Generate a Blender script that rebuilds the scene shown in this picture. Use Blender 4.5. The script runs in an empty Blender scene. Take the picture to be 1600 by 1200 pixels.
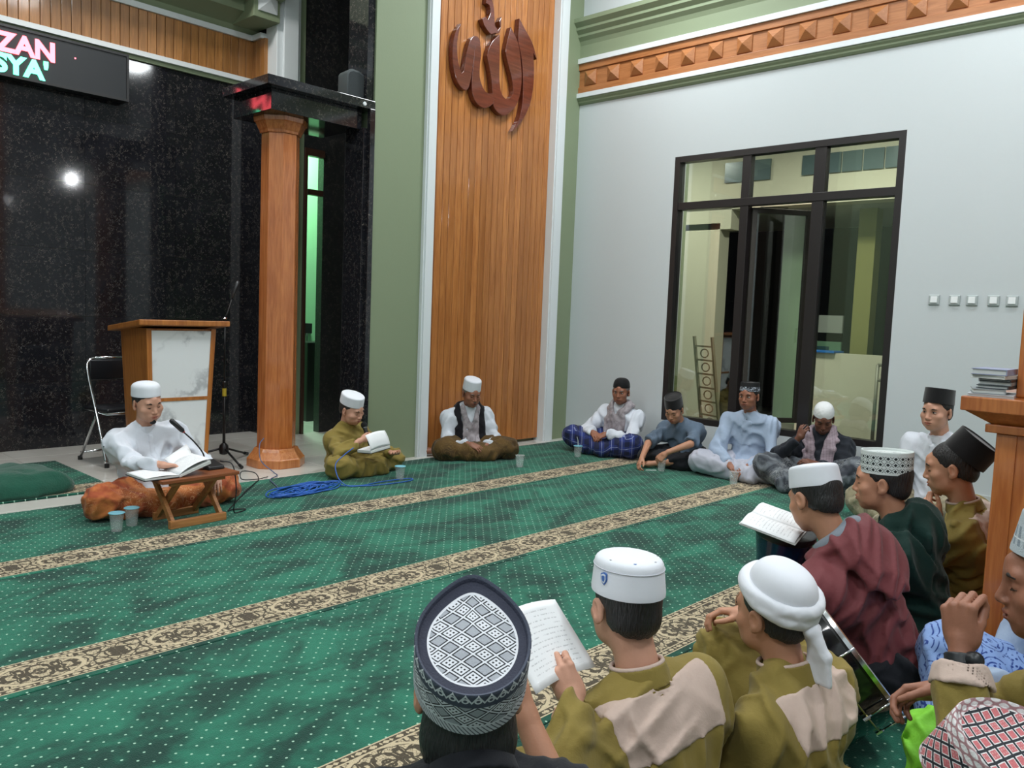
import bpy, bmesh, math, random
import numpy as np
from mathutils import Matrix, Vector

random.seed(7); RNG = np.random.RandomState(11)
SC = bpy.context.scene
COL = SC.collection
PI = math.pi

# ---------------------------------------------------------------- camera
def make_camera():
    f, yaw, pitch, roll = 1281.19, 0.816125, 0.0844337, 0.0391764
    cy, sy, cp, sp = math.cos(yaw), math.sin(yaw), math.cos(pitch), math.sin(pitch)
    fw = Vector((sy*cp, cy*cp, -sp)); r = Vector((cy, -sy, 0)); u = r.cross(fw)
    R = math.cos(roll)*r + math.sin(roll)*u
    U = -math.sin(roll)*r + math.cos(roll)*u
    cam = bpy.data.cameras.new('camera'); o = bpy.data.objects.new('camera', cam); COL.objects.link(o)
    cam.sensor_width = 36; cam.lens = f/1600*36; cam.clip_start = 0.05; cam.clip_end = 100
    m = Matrix.Identity(4)
    for i in range(3):
        m[i][0], m[i][1], m[i][2] = R[i], U[i], -fw[i]
    m[2][3] = 1.3
    o.matrix_world = m
    SC.camera = o
make_camera()

# ---------------------------------------------------------------- world, lights, exposure
W = bpy.data.worlds.new('night'); SC.world = W; W.use_nodes = True
W.node_tree.nodes['Background'].inputs[0].default_value = (0.006, 0.008, 0.012, 1)
W.node_tree.nodes['Background'].inputs[1].default_value = 0.4
SC.view_settings.view_transform = 'Standard'; SC.view_settings.look = 'None'
SC.view_settings.gamma = 1; SC.view_settings.use_curve_mapping = False
SC.view_settings.exposure = 0.35
SC.cycles.max_bounces = 7; SC.cycles.diffuse_bounces = 3; SC.cycles.glossy_bounces = 2; SC.cycles.transmission_bounces = 4; SC.cycles.transparent_max_bounces = 16
SC.cycles.caustics_reflective = False; SC.cycles.caustics_refractive = False

def area_light(name, loc, size, power, color=(1, 1, 1), rot=(0, 0, 0), size_y=None):
    l = bpy.data.lights.new(name, 'AREA'); l.energy = power; l.color = color
    l.shape = 'RECTANGLE' if size_y else 'DISK'; l.size = size
    if size_y: l.size_y = size_y
    o = bpy.data.objects.new(name, l); COL.objects.link(o); o.location = loc; o.rotation_euler = rot
    return o
LAMPS = [(-2.6, 3.2), (-2.6, -0.6), (0.4, 3.6), (0.4, -0.6), (3.4, 3.0), (3.4, -0.8), (5.6, 1.2), (5.7, 4.2)]
CEIL = 5.2
for lx, ly in LAMPS:
    area_light('ceiling_panel_light', (lx, ly, CEIL-0.1), 0.58, 46, (0.93, 0.98, 1.0), size_y=0.58)
BULBS = [(5.12, 0.0, 3.42), (4.57, -2.0, 3.16), (-0.5, -2.0, 3.3), (-0.5, 1.6, 3.3)]
for b in BULBS:
    l = bpy.data.lights.new('pendant_bulb_light', 'POINT'); l.energy = 24; l.color = (0.95, 0.98, 1.0); l.shadow_soft_size = 0.06
    o = bpy.data.objects.new('pendant_bulb_light', l); COL.objects.link(o); o.location = (b[0], b[1], b[2]-0.12)
area_light('mihrab_fill', (2.4, 6.2, 5.05), 0.58, 60, (1, 0.98, 0.95), size_y=0.58)  # added fill with no fixture, brightens the mihrab frieze and pilaster
area_light('passage_light', (4.95, 8.0, 3.6), 0.4, 90, (0.62, 1.0, 0.72))
area_light('porch_light', (8.0, 3.4, 3.6), 0.5, 62, (1.0, 0.97, 0.86), size_y=0.5)
area_light('porch_light', (8.3, 6.2, 3.6), 0.4, 32, (1.0, 0.97, 0.86), size_y=0.4)

# ---------------------------------------------------------------- node helpers
class S:
    """a socket with arithmetic"""
    def __init__(s, g, k): s.g = g; s.k = k
    def __add__(s, o): return s.g.m('ADD', s, o)
    __radd__ = __add__
    def __sub__(s, o): return s.g.m('SUBTRACT', s, o)
    def __rsub__(s, o): return s.g.m('SUBTRACT', o, s)
    def __mul__(s, o): return s.g.m('MULTIPLY', s, o)
    __rmul__ = __mul__
    def __truediv__(s, o): return s.g.m('DIVIDE', s, o)
    def __lt__(s, o): return s.g.m('LESS_THAN', s, o)
    def __gt__(s, o): return s.g.m('GREATER_THAN', s, o)
class G:
    def __init__(s, t): s.t = t; s.n = t.nodes; s.l = t.links
    def put(s, inp, v):
        if isinstance(v, S): s.l.new(v.k, inp)
        elif isinstance(v, (tuple, list)):
            v = tuple(v); n = len(inp.default_value) if hasattr(inp.default_value, '__len__') else 1
            inp.default_value = (v + (1,))[:n] if len(v) < n else v[:n]
        else: inp.default_value = v
    def m(s, op, *a):
        n = s.n.new('ShaderNodeMath'); n.operation = op
        for i, v in enumerate(a): s.put(n.inputs[i], v)
        return S(s, n.outputs[0])
    def sin(s, a): return s.m('SINE', a)
    def abs(s, a): return s.m('ABSOLUTE', a)
    def frac(s, a): return s.m('FRACT', a)
    def floor(s, a): return s.m('FLOOR', a)
    def mod(s, a, b): return s.m('FLOORED_MODULO', a, b)
    def max(s, a, b): return s.m('MAXIMUM', a, b)
    def min(s, a, b): return s.m('MINIMUM', a, b)
    def sqrt(s, a): return s.m('SQRT', a)
    def step(s, a, lo, hi):
        n = s.n.new('ShaderNodeMapRange'); n.interpolation_type = 'SMOOTHSTEP'
        s.put(n.inputs[0], a); s.put(n.inputs[1], lo); s.put(n.inputs[2], hi)
        return S(s, n.outputs[0])
    def coord(s, which='Object'):
        if not hasattr(s, 'tc'): s.tc = s.n.new('ShaderNodeTexCoord')
        return S(s, s.tc.outputs[which])
    def xyz(s, v):
        n = s.n.new('ShaderNodeSeparateXYZ'); s.put(n.inputs[0], v)
        return [S(s, o) for o in n.outputs]
    def vec(s, x, y, z):
        n = s.n.new('ShaderNodeCombineXYZ')
        for i, v in enumerate((x, y, z)): s.put(n.inputs[i], v)
        return S(s, n.outputs[0])
    def noise(s, v, scale, detail=2, rough=0.5, dist=0.0):
        n = s.n.new('ShaderNodeTexNoise'); s.put(n.inputs['Vector'], v)
        n.inputs['Scale'].default_value = scale; n.inputs['Detail'].default_value = detail
        n.inputs['Roughness'].default_value = rough; n.inputs['Distortion'].default_value = dist
        return S(s, n.outputs[0])
    def voro(s, v, scale, feat='F1', rnd=1.0):
        n = s.n.new('ShaderNodeTexVoronoi'); n.feature = feat; s.put(n.inputs['Vector'], v)
        n.inputs['Scale'].default_value = scale; n.inputs['Randomness'].default_value = rnd
        return S(s, n.outputs[0])
    def mix(s, f, a, b):
        n = s.n.new('ShaderNodeMix'); n.data_type = 'RGBA'
        s.put(n.inputs[0], f); s.put(n.inputs[6], a); s.put(n.inputs[7], b)
        return S(s, n.outputs[2])
    def rnd(s):
        n = s.n.new('ShaderNodeObjectInfo'); return S(s, n.outputs['Random'])

def srgb(*c):
    c = [v/255 for v in c]
    return tuple(v/12.92 if v <= 0.04045 else ((v+0.055)/1.055)**2.4 for v in c)

MATS = {}
def mat(name, col=(0.5, 0.5, 0.5), rough=0.6, metal=0.0, fn=None, bump=None, var=0.0, emit=None, spec=0.5, coat=0.0, sheen=0.0):
    """principled material; col linear rgb; fn(g)->colour (or dict); bump=(scale,strength[,detail])"""
    if name in MATS: return MATS[name]
    m = bpy.data.materials.new(name); m.use_nodes = True; MATS[name] = m
    b = m.node_tree.nodes['Principled BSDF']; g = G(m.node_tree)
    b.inputs['Roughness'].default_value = rough; b.inputs['Metallic'].default_value = metal
    b.inputs['Specular IOR Level'].default_value = spec
    b.inputs['Coat Weight'].default_value = coat; b.inputs['Coat Roughness'].default_value = 0.08
    b.inputs['Sheen Weight'].default_value = sheen
    c = col; height = None
    if fn:
        c = fn(g)
        if isinstance(c, dict):
            if 'rough' in c: g.put(b.inputs['Roughness'], c['rough'])
            height = c.get('height'); hs = c.get('hstr', 0.3); c = c['color']
    elif var:
        n = g.noise(g.coord(), 9, 3)
        c = g.mix(n, tuple(x*(1-var) for x in col), tuple(min(1, x*(1+var)) for x in col))
    g.put(b.inputs['Base Color'], c)
    if emit:
        g.put(b.inputs['Emission Color'], emit[0]); b.inputs['Emission Strength'].default_value = emit[1]
        m.cycles.emission_sampling = 'NONE'
    if bump or height is not None:
        bn = g.n.new('ShaderNodeBump')
        if height is None:
            height = g.noise(g.coord(), bump[0], bump[2] if len(bump) > 2 else 3)
            bn.inputs['Strength'].default_value = bump[1]
        else: bn.inputs['Strength'].default_value = hs
        bn.inputs['Distance'].default_value = 0.01
        g.put(bn.inputs['Height'], height); g.l.new(bn.outputs[0], b.inputs['Normal'])
    return m

def glass_mat(name, tint=(0.9, 0.97, 0.95), refl=0.12, rough=0.02):
    """thin pane: mostly transparent, a little mirror, more at grazing angles"""
    if name in MATS: return MATS[name]
    m = bpy.data.materials.new(name); m.use_nodes = True; MATS[name] = m
    n, l = m.node_tree.nodes, m.node_tree.links
    n.remove(n['Principled BSDF']); out = n['Material Output']
    t = n.new('ShaderNodeBsdfTransparent'); t.inputs[0].default_value = (*tint, 1)
    gl = n.new('ShaderNodeBsdfGlossy'); gl.inputs['Roughness'].default_value = rough
    fr = n.new('ShaderNodeFresnel'); fr.inputs[0].default_value = 1.5
    ad = n.new('ShaderNodeMath'); ad.operation = 'ADD'; ad.inputs[1].default_value = refl-0.04; l.new(fr.outputs[0], ad.inputs[0])
    mx = n.new('ShaderNodeMixShader'); l.new(ad.outputs[0], mx.inputs[0]); l.new(t.outputs[0], mx.inputs[1]); l.new(gl.outputs[0], mx.inputs[2])
    l.new(mx.outputs[0], out.inputs[0])
    return m

# ---------------------------------------------------------------- mesh helpers
def tag(o, label=None, cat=None, group=None, kind=None):
    if label: o['label'] = label
    if cat: o['category'] = cat
    if group: o['group'] = group
    if kind: o['kind'] = kind
    return o
def thing(name, label, cat, loc=(0, 0, 0), rz=0.0, group=None):
    o = bpy.data.objects.new(name, None); COL.objects.link(o); o.empty_display_size = 0.1
    o.location = loc; o.rotation_euler = (0, 0, rz)
    return tag(o, label, cat, group)
def copy_tree(o, parent=None):
    c = o.copy(); COL.objects.link(c)
    if parent is not None: c.parent = parent
    for ch in [x for x in COL.objects if x.parent == o]: copy_tree(ch, c)
    return c

class MB:
    def __init__(s): s.v = []; s.f = []; s.uv = {}
    def add(s, vs, fs):
        o = len(s.v); s.v += [tuple(float(c) for c in v) for v in vs]; s.f += [tuple(i+o for i in f) for f in fs]
        return s
    def box(s, x0, x1, y0, y1, z0, z1):
        return s.add([(x0, y0, z0), (x1, y0, z0), (x1, y1, z0), (x0, y1, z0), (x0, y0, z1), (x1, y0, z1), (x1, y1, z1), (x0, y1, z1)],
                     [(0, 3, 2, 1), (4, 5, 6, 7), (0, 1, 5, 4), (1, 2, 6, 5), (2, 3, 7, 6), (3, 0, 4, 7)])
    def hexa(s, p):      # 8 points, bottom 4 then top 4 (ccw from above)
        return s.add(p, [(0, 3, 2, 1), (4, 5, 6, 7), (0, 1, 5, 4), (1, 2, 6, 5), (2, 3, 7, 6), (3, 0, 4, 7)])
    def bar(s, a, b, w, h, up=(0, 0, 1)):
        a, b, up = Vector(a), Vector(b), Vector(up); d = (b-a).normalized()
        x = d.cross(up)
        if x.length < 1e-4: x = d.cross(Vector((0, 1, 0)))
        x.normalize(); z = x.cross(d)
        o = [(-w/2, -h/2), (w/2, -h/2), (w/2, h/2), (-w/2, h/2)]
        return s.hexa([a+x*i+z*j for i, j in o] + [b+x*i+z*j for i, j in o])
    def prism(s, poly, axis, lo, hi):   # poly in the two other axes; axis 0/1/2
        n = len(poly)
        def P(q, t):
            if axis == 0: return (t, q[0], q[1])
            if axis == 1: return (q[0], t, q[1])
            return (q[0], q[1], t)
        vs = [P(q, lo) for q in poly] + [P(q, hi) for q in poly]
        return s.add(vs, [tuple(range(n-1, -1, -1)), tuple(range(n, 2*n))] + [(i, (i+1) % n, n+(i+1) % n, n+i) for i in range(n)])
    def tube(s, pts, r, seg=8, closed=False):
        pts = [Vector(p) for p in pts]; n = len(pts); rs = r if isinstance(r, (list, tuple)) else [r]*n
        vs = []; prev = None
        for i, p in enumerate(pts):
            d = (pts[(i+1) % n]-pts[i-1]) if closed else (pts[min(i+1, n-1)]-pts[max(i-1, 0)])
            d.normalize()
            if prev is None:
                x = d.cross(Vector((0, 0, 1)))
                if x.length < 1e-3: x = d.cross(Vector((0, 1, 0)))
            else: x = prev - d*prev.dot(d)
            x.normalize(); prev = x; y = d.cross(x)
            for k in range(seg):
                a = 2*PI*k/seg; vs.append(p + (x*math.cos(a)+y*math.sin(a))*rs[i])
        fs = []
        for i in range(n if closed else n-1):
            for k in range(seg):
                j = (i+1) % n
                fs.append((i*seg+k, i*seg+(k+1) % seg, j*seg+(k+1) % seg, j*seg+k))
        if not closed: fs += [tuple(range(seg-1, -1, -1)), tuple((n-1)*seg+k for k in range(seg))]
        return s.add(vs, fs)
    def lathe(s, prof, c=(0, 0, 0), seg=24, ex=1.0, ey=1.0, rot=0.0):   # prof [(r,z)]
        vs = []; n = len(prof)
        for r, z in prof:
            for k in range(seg):
                a = 2*PI*k/seg+rot; vs.append((c[0]+r*ex*math.cos(a), c[1]+r*ey*math.sin(a), c[2]+z))
        fs = [(i*seg+k, i*seg+(k+1) % seg, (i+1)*seg+(k+1) % seg, (i+1)*seg+k) for i in range(n-1) for k in range(seg)]
        fs += [tuple(range(seg-1, -1, -1)), tuple((n-1)*seg+k for k in range(seg))]
        return s.add(vs, fs)
    def build(s, name, m, parent=None, smooth=False, bevel=0.0, base=False, xf=None):
        """base=True: move the origin to the middle of the mesh's foot"""
        me = bpy.data.meshes.new(name); v = [Vector(p) for p in s.v]
        if xf is not None: v = [xf @ p for p in v]
        off = Vector((0, 0, 0))
        if base:
            lo = Vector([min(p[i] for p in v) for i in range(3)]); hi = Vector([max(p[i] for p in v) for i in range(3)])
            off = Vector(((lo.x+hi.x)/2, (lo.y+hi.y)/2, lo.z)); v = [p-off for p in v]
        me.from_pydata(v, [], s.f)
        if bevel:
            bm = bmesh.new(); bm.from_mesh(me)
            es = [e for e in bm.edges if len(e.link_faces) == 2 and e.calc_face_angle(0) > 0.5]
            bmesh.ops.bevel(bm, geom=es, offset=bevel, segments=2, profile=0.5, affect='EDGES', clamp_overlap=True)
            bm.to_mesh(me); bm.free()
        me.materials.append(m)
        if smooth:
            me.polygons.foreach_set('use_smooth', [True]*len(me.polygons))
            if smooth == 'auto':
                try: me.set_sharp_from_angle(angle=0.7)
                except Exception: pass
        me.update()
        o = bpy.data.objects.new(name, me); COL.objects.link(o); o.location = off
        if parent is not None: o.parent = parent
        return o
def struct(name, mb, m, parent=None, **k):
    o = mb.build(name, m, parent, **k)
    if parent is None: o['kind'] = 'structure'
    return o
def bez(pts, n=8):
    """Catmull-Rom through points"""
    P = [Vector(p) for p in pts]; P = [P[0]*2-P[1]] + P + [P[-1]*2-P[-2]]; out = []
    for i in range(1, len(P)-2):
        for k in range(n):
            t = k/n
            out.append(0.5*((2*P[i]) + (P[i+1]-P[i-1])*t + (2*P[i-1]-5*P[i]+4*P[i+1]-P[i+2])*t*t + (3*P[i]-P[i-1]-3*P[i+1]+P[i+2])*t**3))
    out.append(P[-2]); return out

# ---------------------------------------------------------------- shared materials
def wood_fn(c1, c2, axis=2, scale=1.0, per=True):
    def fn(g):
        x, y, z = g.xyz(g.coord())
        r = g.rnd()*7.0 if per else 0.0
        q = [x*14*scale, y*14*scale, z*14*scale]; q[axis] = q[axis]*0.07
        v = g.vec(q[0]+r, q[1]+r, q[2]+r)
        n = g.noise(v, 2.2, 5, 0.6, 0.8); n2 = g.noise(v, 9, 2)
        f = g.step(n*0.75+n2*0.25, 0.32, 0.68)
        c = g.mix(f, c1, c2)
        if per: c = g.mix((g.rnd()-0.5)*0.55+0.28, c, tuple(k*0.62 for k in c1))
        return dict(color=c, height=n2, hstr=0.08)
    return fn
M_slat = mat('teak_slat', rough=0.32, fn=wood_fn(srgb(166, 100, 46), srgb(204, 136, 74)), coat=0.3)
M_plank = mat('frieze_plank', rough=0.35, fn=wood_fn(srgb(150, 100, 50), srgb(194, 136, 78)), coat=0.2)
M_wood = mat('varnished_wood', rough=0.22, fn=wood_fn(srgb(162, 90, 44), srgb(198, 122, 68), per=False), coat=0.6)
M_woody = mat('frieze_wood', rough=0.4, fn=wood_fn(srgb(156, 97, 54), srgb(182, 121, 74), axis=1, per=False))
M_pedestal = mat('pedestal_wood', rough=0.3, fn=wood_fn(srgb(170, 92, 40), srgb(206, 128, 66), per=False, scale=0.7), coat=0.4)
M_callig = mat('carved_wood', rough=0.25, fn=wood_fn(srgb(88, 38, 24), srgb(112, 52, 34), axis=0, per=False), coat=0.5)
M_green = mat('olive_green_paint', rough=0.62, col=srgb(131, 144, 115), bump=(60, 0.05))
M_white = mat('white_wall_paint', rough=0.6, col=srgb(199, 206, 208), bump=(40, 0.04))
M_trimw = mat('white_trim', rough=0.45, col=srgb(220, 226, 228))
M_cream = mat('cream_outside_wall', rough=0.8, col=srgb(224, 216, 190))
M_black = mat('black_plastic', rough=0.35, col=(0.012, 0.012, 0.013))
M_blackm = mat('black_metal', rough=0.3, col=(0.015, 0.015, 0.016), metal=0.2)
M_dark = mat('dark_window_frame', rough=0.35, col=srgb(38, 34, 34))
M_chrome = mat('chrome', rough=0.16, metal=1.0, col=(0.72, 0.73, 0.75))
def granite(g):
    v = g.coord()
    w = g.noise(v, 6, 3)
    x, y, z = g.xyz(v)
    wv = g.vec(x+w*0.25, y+w*0.21, z+w*0.3)
    a = g.voro(wv, 62, 'DISTANCE_TO_EDGE'); b = g.noise(v, 34, 2, 0.6); b2 = g.noise(v, 3, 2)
    vein = (1.0-g.step(a, 0.0, 0.045))*g.step(b, 0.50, 0.60)*(b2*1.2+0.1)
    c = g.mix(g.noise(v, 4, 2), srgb(14, 16, 20), srgb(38, 38, 43))
    return dict(color=g.mix(vein*0.8, c, srgb(150, 140, 130)), rough=0.07)
M_granite = mat('black_veined_granite', fn=granite, rough=0.07, spec=0.5)
def granite2(g):
    d = granite(g); d['rough'] = 0.34; return d
M_granite2 = mat('honed_veined_granite', fn=granite2, spec=0.9)
def tile_fn(g):
    n = g.noise(g.coord(), 2.0, 3, 0.55, 1.0)
    return dict(color=g.mix(n, srgb(196, 192, 184), srgb(222, 220, 214)), rough=0.12)
M_tile = mat('pale_floor_tile', fn=tile_fn)
def marble_fn(g):
    x, y, z = g.xyz(g.coord()); v = g.coord()
    w = g.noise(v, 5, 4, 0.6)
    t = g.abs(g.sin((z*1.0-x*0.9+y*0.3)*7+w*5))
    vein = (1.0-g.step(t, 0.0, 0.55))*g.step(g.noise(v, 5, 3), 0.38, 0.62)
    return dict(color=g.mix(vein*0.6, srgb(226, 229, 230), srgb(140, 142, 148)), rough=0.15)
M_marble = mat('white_grey_veined_marble', fn=marble_fn)

# ================================================================ the setting
XW, YQ = 6.8, 5.58
struct('floor', MB().box(-4.5, 7.0, -5, 9.3, -0.15, -0.012), mat('screed', col=srgb(150, 148, 142)))
floor = COL.objects['floor']
tile_mb = MB().box(-0.298, 0.298, -0.298, 0.298, -0.012, 0.0)
tile_me = None
for ix in range(12):
    for iy in range(7):
        x, y = -0.1+0.6*ix, 5.2+0.6*iy
        if tile_me is None:
            t = tile_mb.build('tile', M_tile, floor, bevel=0.0015); tile_me = t.data
        else:
            t = bpy.data.objects.new('tile', tile_me); COL.objects.link(t); t.parent = floor
        t.location = (x, y, 0)
struct('ceiling', MB().box(-4.5, 7.0, -5, 9.3, CEIL, CEIL+0.15), M_white)
struct('wall_left', MB().box(-4.7, -4.5, -5, 9.3, 0, CEIL), M_white)
struct('wall_back', MB().box(-4.7, 7.0, -5.2, -5, 0, CEIL), M_white)
# right wall with the window opening
WY0, WY1, WZ0, WZ1 = 2.29, 4.38, 0.337, 2.85
wr = MB(); X1 = XW+0.2
wr.box(XW, X1, -5, WY0, 0, CEIL).box(XW, X1, WY1, 9.3, 0, CEIL).box(XW, X1, WY0, WY1, 0, WZ0).box(XW, X1, WY0, WY1, WZ1, CEIL)
struct('wall_right', wr, M_white)
struct('baseboard_right', MB().box(XW-0.012, XW, -5, 5.58, 0, 0.1), mat('grey_skirting', col=srgb(200, 203, 200), rough=0.3))
# wall to the front: green piers left and right of the slatted panel
struct('wall_front_left', MB().box(4.17, 4.71, YQ, 5.86, 0, CEIL), M_green); struct('wall_front_right', MB().box(6.53, XW, YQ, 5.86, 0, CEIL), M_green); struct('wall_front', MB().box(4.71, 6.53, 5.685, 5.86, 0, CEIL), M_green)
wf2 = MB(); wf2.box(-4.5, -0.5, YQ, 5.86, 0, CEIL)
struct('wall_front_far', wf2, M_green)
struct('trim_1', MB().box(4.70, 4.815, 5.545, 5.68, 0, CEIL).box(4.715, 4.80, 5.53, 5.55, 0, CEIL), M_trimw)
struct('trim_2', MB().box(6.395, 6.54, 5.545, 5.68, 0, CEIL).box(6.41, 6.50, 5.53, 5.55, 0, CEIL), M_trimw)
# slatted teak panel: 20 slats
panel = thing('slatted_panel', 'tall vertical-slat teak panel set between white frames in the green wall', 'wall panel', (5.605, 5.66, 0.03))
sl = MB().box(-0.0375, 0.0375, -0.035, 0.012, 0, CEIL-0.04); sm = None
for i in range(20):
    if sm is None: o = sl.build('slat', M_slat, panel, bevel=0.004); sm = o.data
    else: o = bpy.data.objects.new('slat', sm); COL.objects.link(o); o.parent = panel
    o.location = (-0.7505+i*0.079, 0, 0)
MB().box(-0.79, 0.79, 0.012, 0.02, 0, CEIL-0.04).build('backing_board', mat('dark_backing', col=srgb(60, 30, 12)), panel)
# calligraphy
CAL = {
'A': [(5.081, 3.857), (5.027, 3.785), (4.997, 3.698), (4.988, 3.585), (5.003, 3.467), (5.04, 3.369), (5.095, 3.31), (5.161, 3.291), (5.2, 3.333), (5.225, 3.427), (5.24, 3.534), (5.259, 3.632), (5.281, 3.69), (5.326, 3.701), (5.323, 3.752), (5.299, 3.788), (5.262, 3.795), (5.219, 3.772), (5.182, 3.711), (5.16, 3.628), (5.143, 3.532), (5.128, 3.456), (5.108, 3.433), (5.089, 3.457), (5.062, 3.512), (5.044, 3.589), (5.04, 3.679), (5.056, 3.774)],
'B': [(5.259, 3.705), (5.325, 3.722), (5.336, 3.641), (5.325, 3.555), (5.327, 3.451), (5.356, 3.384), (5.404, 3.336), (5.458, 3.327), (5.503, 3.342), (5.523, 3.271), (5.494, 3.233), (5.449, 3.203), (5.389, 3.182), (5.328, 3.194), (5.274, 3.23), (5.238, 3.295), (5.23, 3.387), (5.236, 3.492), (5.249, 3.599)],
'C': [(5.568, 3.89), (5.494, 3.823), (5.444, 3.752), (5.414, 3.66), (5.445, 3.573), (5.479, 3.464), (5.5, 3.352), (5.508, 3.258), (5.542, 3.205), (5.598, 3.174), (5.662, 3.17), (5.733, 3.206), (5.802, 3.269), (5.855, 3.352), (5.885, 3.469), (5.887, 3.602), (5.856, 3.77), (5.826, 3.866), (5.773, 3.934), (5.713, 3.995), (5.685, 3.911), (5.659, 3.807), (5.654, 3.752), (5.688, 3.664), (5.731, 3.577), (5.762, 3.496), (5.777, 3.423), (5.764, 3.377), (5.717, 3.334), (5.669, 3.332), (5.623, 3.363), (5.596, 3.427), (5.582, 3.531), (5.578, 3.701)],
'E': [(5.82, 4.104), (5.898, 4.033), (5.996, 3.949), (6.051, 3.874), (6.091, 3.789), (6.036, 3.837), (6.052, 3.729), (6.058, 3.574), (6.037, 3.413), (5.985, 3.279), (5.892, 3.143), (5.782, 3.045), (5.858, 3.154), (5.901, 3.284), (5.912, 3.431), (5.9, 3.605), (5.868, 3.762), (5.82, 3.881), (5.815, 3.988)],
'D': [(5.38, 4.121), (5.391, 4.197), (5.436, 4.21), (5.479, 4.108), (5.491, 4.017), (5.503, 3.947), (5.543, 3.921), (5.572, 3.955), (5.554, 4.003), (5.583, 4.053), (5.58, 3.957), (5.56, 3.899), (5.506, 3.884), (5.461, 3.862), (5.415, 3.876), (5.36, 3.918), (5.335, 3.963), (5.375, 3.995), (5.409, 3.979), (5.437, 4.044), (5.426, 4.103), (5.388, 4.113)]}
cal = thing('wall_calligraphy', 'large dark carved-wood Arabic calligraphy mounted on the slatted panel', 'calligraphy', (5.54, 5.62, 3.05))
def smooth_poly(P):
    out = []; n = len(P)
    for i in range(n):
        p0, p1, p2, p3 = [Vector((*P[(i+k) % n], 0)) for k in (-1, 0, 1, 2)]
        sharp = (p1-p0).angle(p2-p1) > 1.25 or (p2-p1).angle(p3-p2) > 1.25
        out.append(p1)
        if not sharp:
            out.append(0.5*(p1+p2) + (p1-p0+p2-p3)*0.0625)
    return [(q.x, q.y) for q in out]
for i, k in enumerate('ABCED'):
    P = [(x-5.54, z-3.05) for x, z in smooth_poly(CAL[k])]
    MB().prism(P[::-1], 1, -0.055-0.003*(i % 2), 0.004).build('letter_stroke', M_callig, cal, bevel=0.004)

# right-wall cornice and studded frieze
def yband(name, x, z0, z1, m, y0=-5, y1=YQ): return struct(name, MB().box(XW-x, XW, y0, y1, z0, z1), m)
prof = [(0, 4.33), (-0.15, 4.33), (-0.15, 4.29), (-0.11, 4.25), (-0.11, 4.225), (-0.075, 4.19), (-0.075, 4.165), (-0.045, 4.13), (-0.03, 4.09), (-0.03, 3.955), (0, 3.955)]
struct('trim_3', MB().prism([(y, z) for y, z in prof][::1], 1, -5, YQ), M_green)
o = COL.objects['trim_3']; o.data.transform(Matrix.Translation((XW, 0, 0)))
yband('trim_4', 0.06, 3.905, 3.955, M_trimw)
yband('trim_5', 0.06, 3.56, 3.605, M_trimw)
prof = [(0, 3.56), (-0.045, 3.56), (-0.045, 3.545), (-0.03, 3.53), (-0.03, 3.515), (-0.015, 3.50), (0, 3.495)]
struct('trim_6', MB().prism(prof, 1, -5, YQ), M_green); COL.objects['trim_6'].data.transform(Matrix.Translation((XW, 0, 0)))
fr = thing('studded_frieze', 'long orange-brown wooden frieze with pyramid studs high on the white wall', 'frieze', (XW, 0.3, 3.605))
MB().box(-0.022, 0, -5.3, YQ-0.3, 0, 0.3).build('frieze_board', M_woody, fr)
MB().box(-0.04, -0.02, -5.3, YQ-0.3, 0, 0.065).build('lower_rail', M_woody, fr, bevel=0.003)
MB().box(-0.04, -0.02, -5.3, YQ-0.3, 0.235, 0.3).build('upper_rail', M_woody, fr, bevel=0.003)
st = MB(); h = 0.072
st.add([(-0.02, -h, -h), (-0.02, h, -h), (-0.02, h, h), (-0.02, -h, h), (-0.032, -h, -h), (-0.032, h, -h), (-0.032, h, h), (-0.032, -h, h), (-0.075, 0, 0)],
       [(0, 1, 5, 4), (1, 2, 6, 5), (2, 3, 7, 6), (3, 0, 4, 7), (4, 5, 8), (5, 6, 8), (6, 7, 8), (7, 4, 8)])
sm = None
for i in range(20):
    if sm is None: o = st.build('pyramid_stud', M_woody, fr); sm = o.data
    else: o = bpy.data.objects.new('pyramid_stud', sm); COL.objects.link(o); o.parent = fr
    o.location = (0, 5.36-0.3-0.2865*i+0.07, 0.15)

# ---- mihrab recess: granite back wall of slabs
YM = 7.66
mw = struct('wall_mihrab', MB().box(-0.7, 4.45, YM+0.02, YM+0.2, 0, CEIL), M_green)
nx = 6; sw = (4.25+0.5)/nx; sh = 3.42/6
for i in range(nx):
    for k in range(6):
        b = MB().box(-sw/2+0.0012, sw/2-0.0012, -0.02, 0, 0.001, sh-0.0012).build('granite_slab', M_granite, mw)
        b.location = (-0.5+sw*(i+0.5), YM+0.02, sh*k)
struct('wall_mihrab_left', MB().box(-0.7, -0.5, 5.86, YM+0.2, 0, CEIL), M_granite)
struct('trim_7', MB().box(-0.5, 4.25, YM-0.03, YM+0.02, 3.42, 3.457).box(4.22, 4.27, 7.43, YM, 3.42, 3.457), M_green)
struct('trim_8', MB().box(-0.5, 4.25, YM-0.06, YM+0.02, 3.457, 3.50).box(4.19, 4.27, 7.43, YM, 3.457, 3.50), M_trimw)
ff = thing('plank_frieze', 'band of upright teak planks above the black granite mihrab wall', 'frieze', (2.0, YM, 3.50))
pm = MB().box(-0.0375, 0.0375, -0.045, -0.001, 0, 0.36); sm = None
for i in range(60):
    x = 2.21-0.0395-0.079*i
    if x < -2.45: break
    if sm is None: o = pm.build('plank', M_plank, ff, bevel=0.003); sm = o.data
    else: o = bpy.data.objects.new('plank', sm); COL.objects.link(o); o.parent = ff
    o.location = (x, 0, 0)
for i in range(3):
    o = bpy.data.objects.new('plank', sm); COL.objects.link(o); o.parent = ff; o.rotation_euler = (0, 0, PI/2*-1); o.location = (2.25, -0.07-0.079*i, 0)
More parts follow.
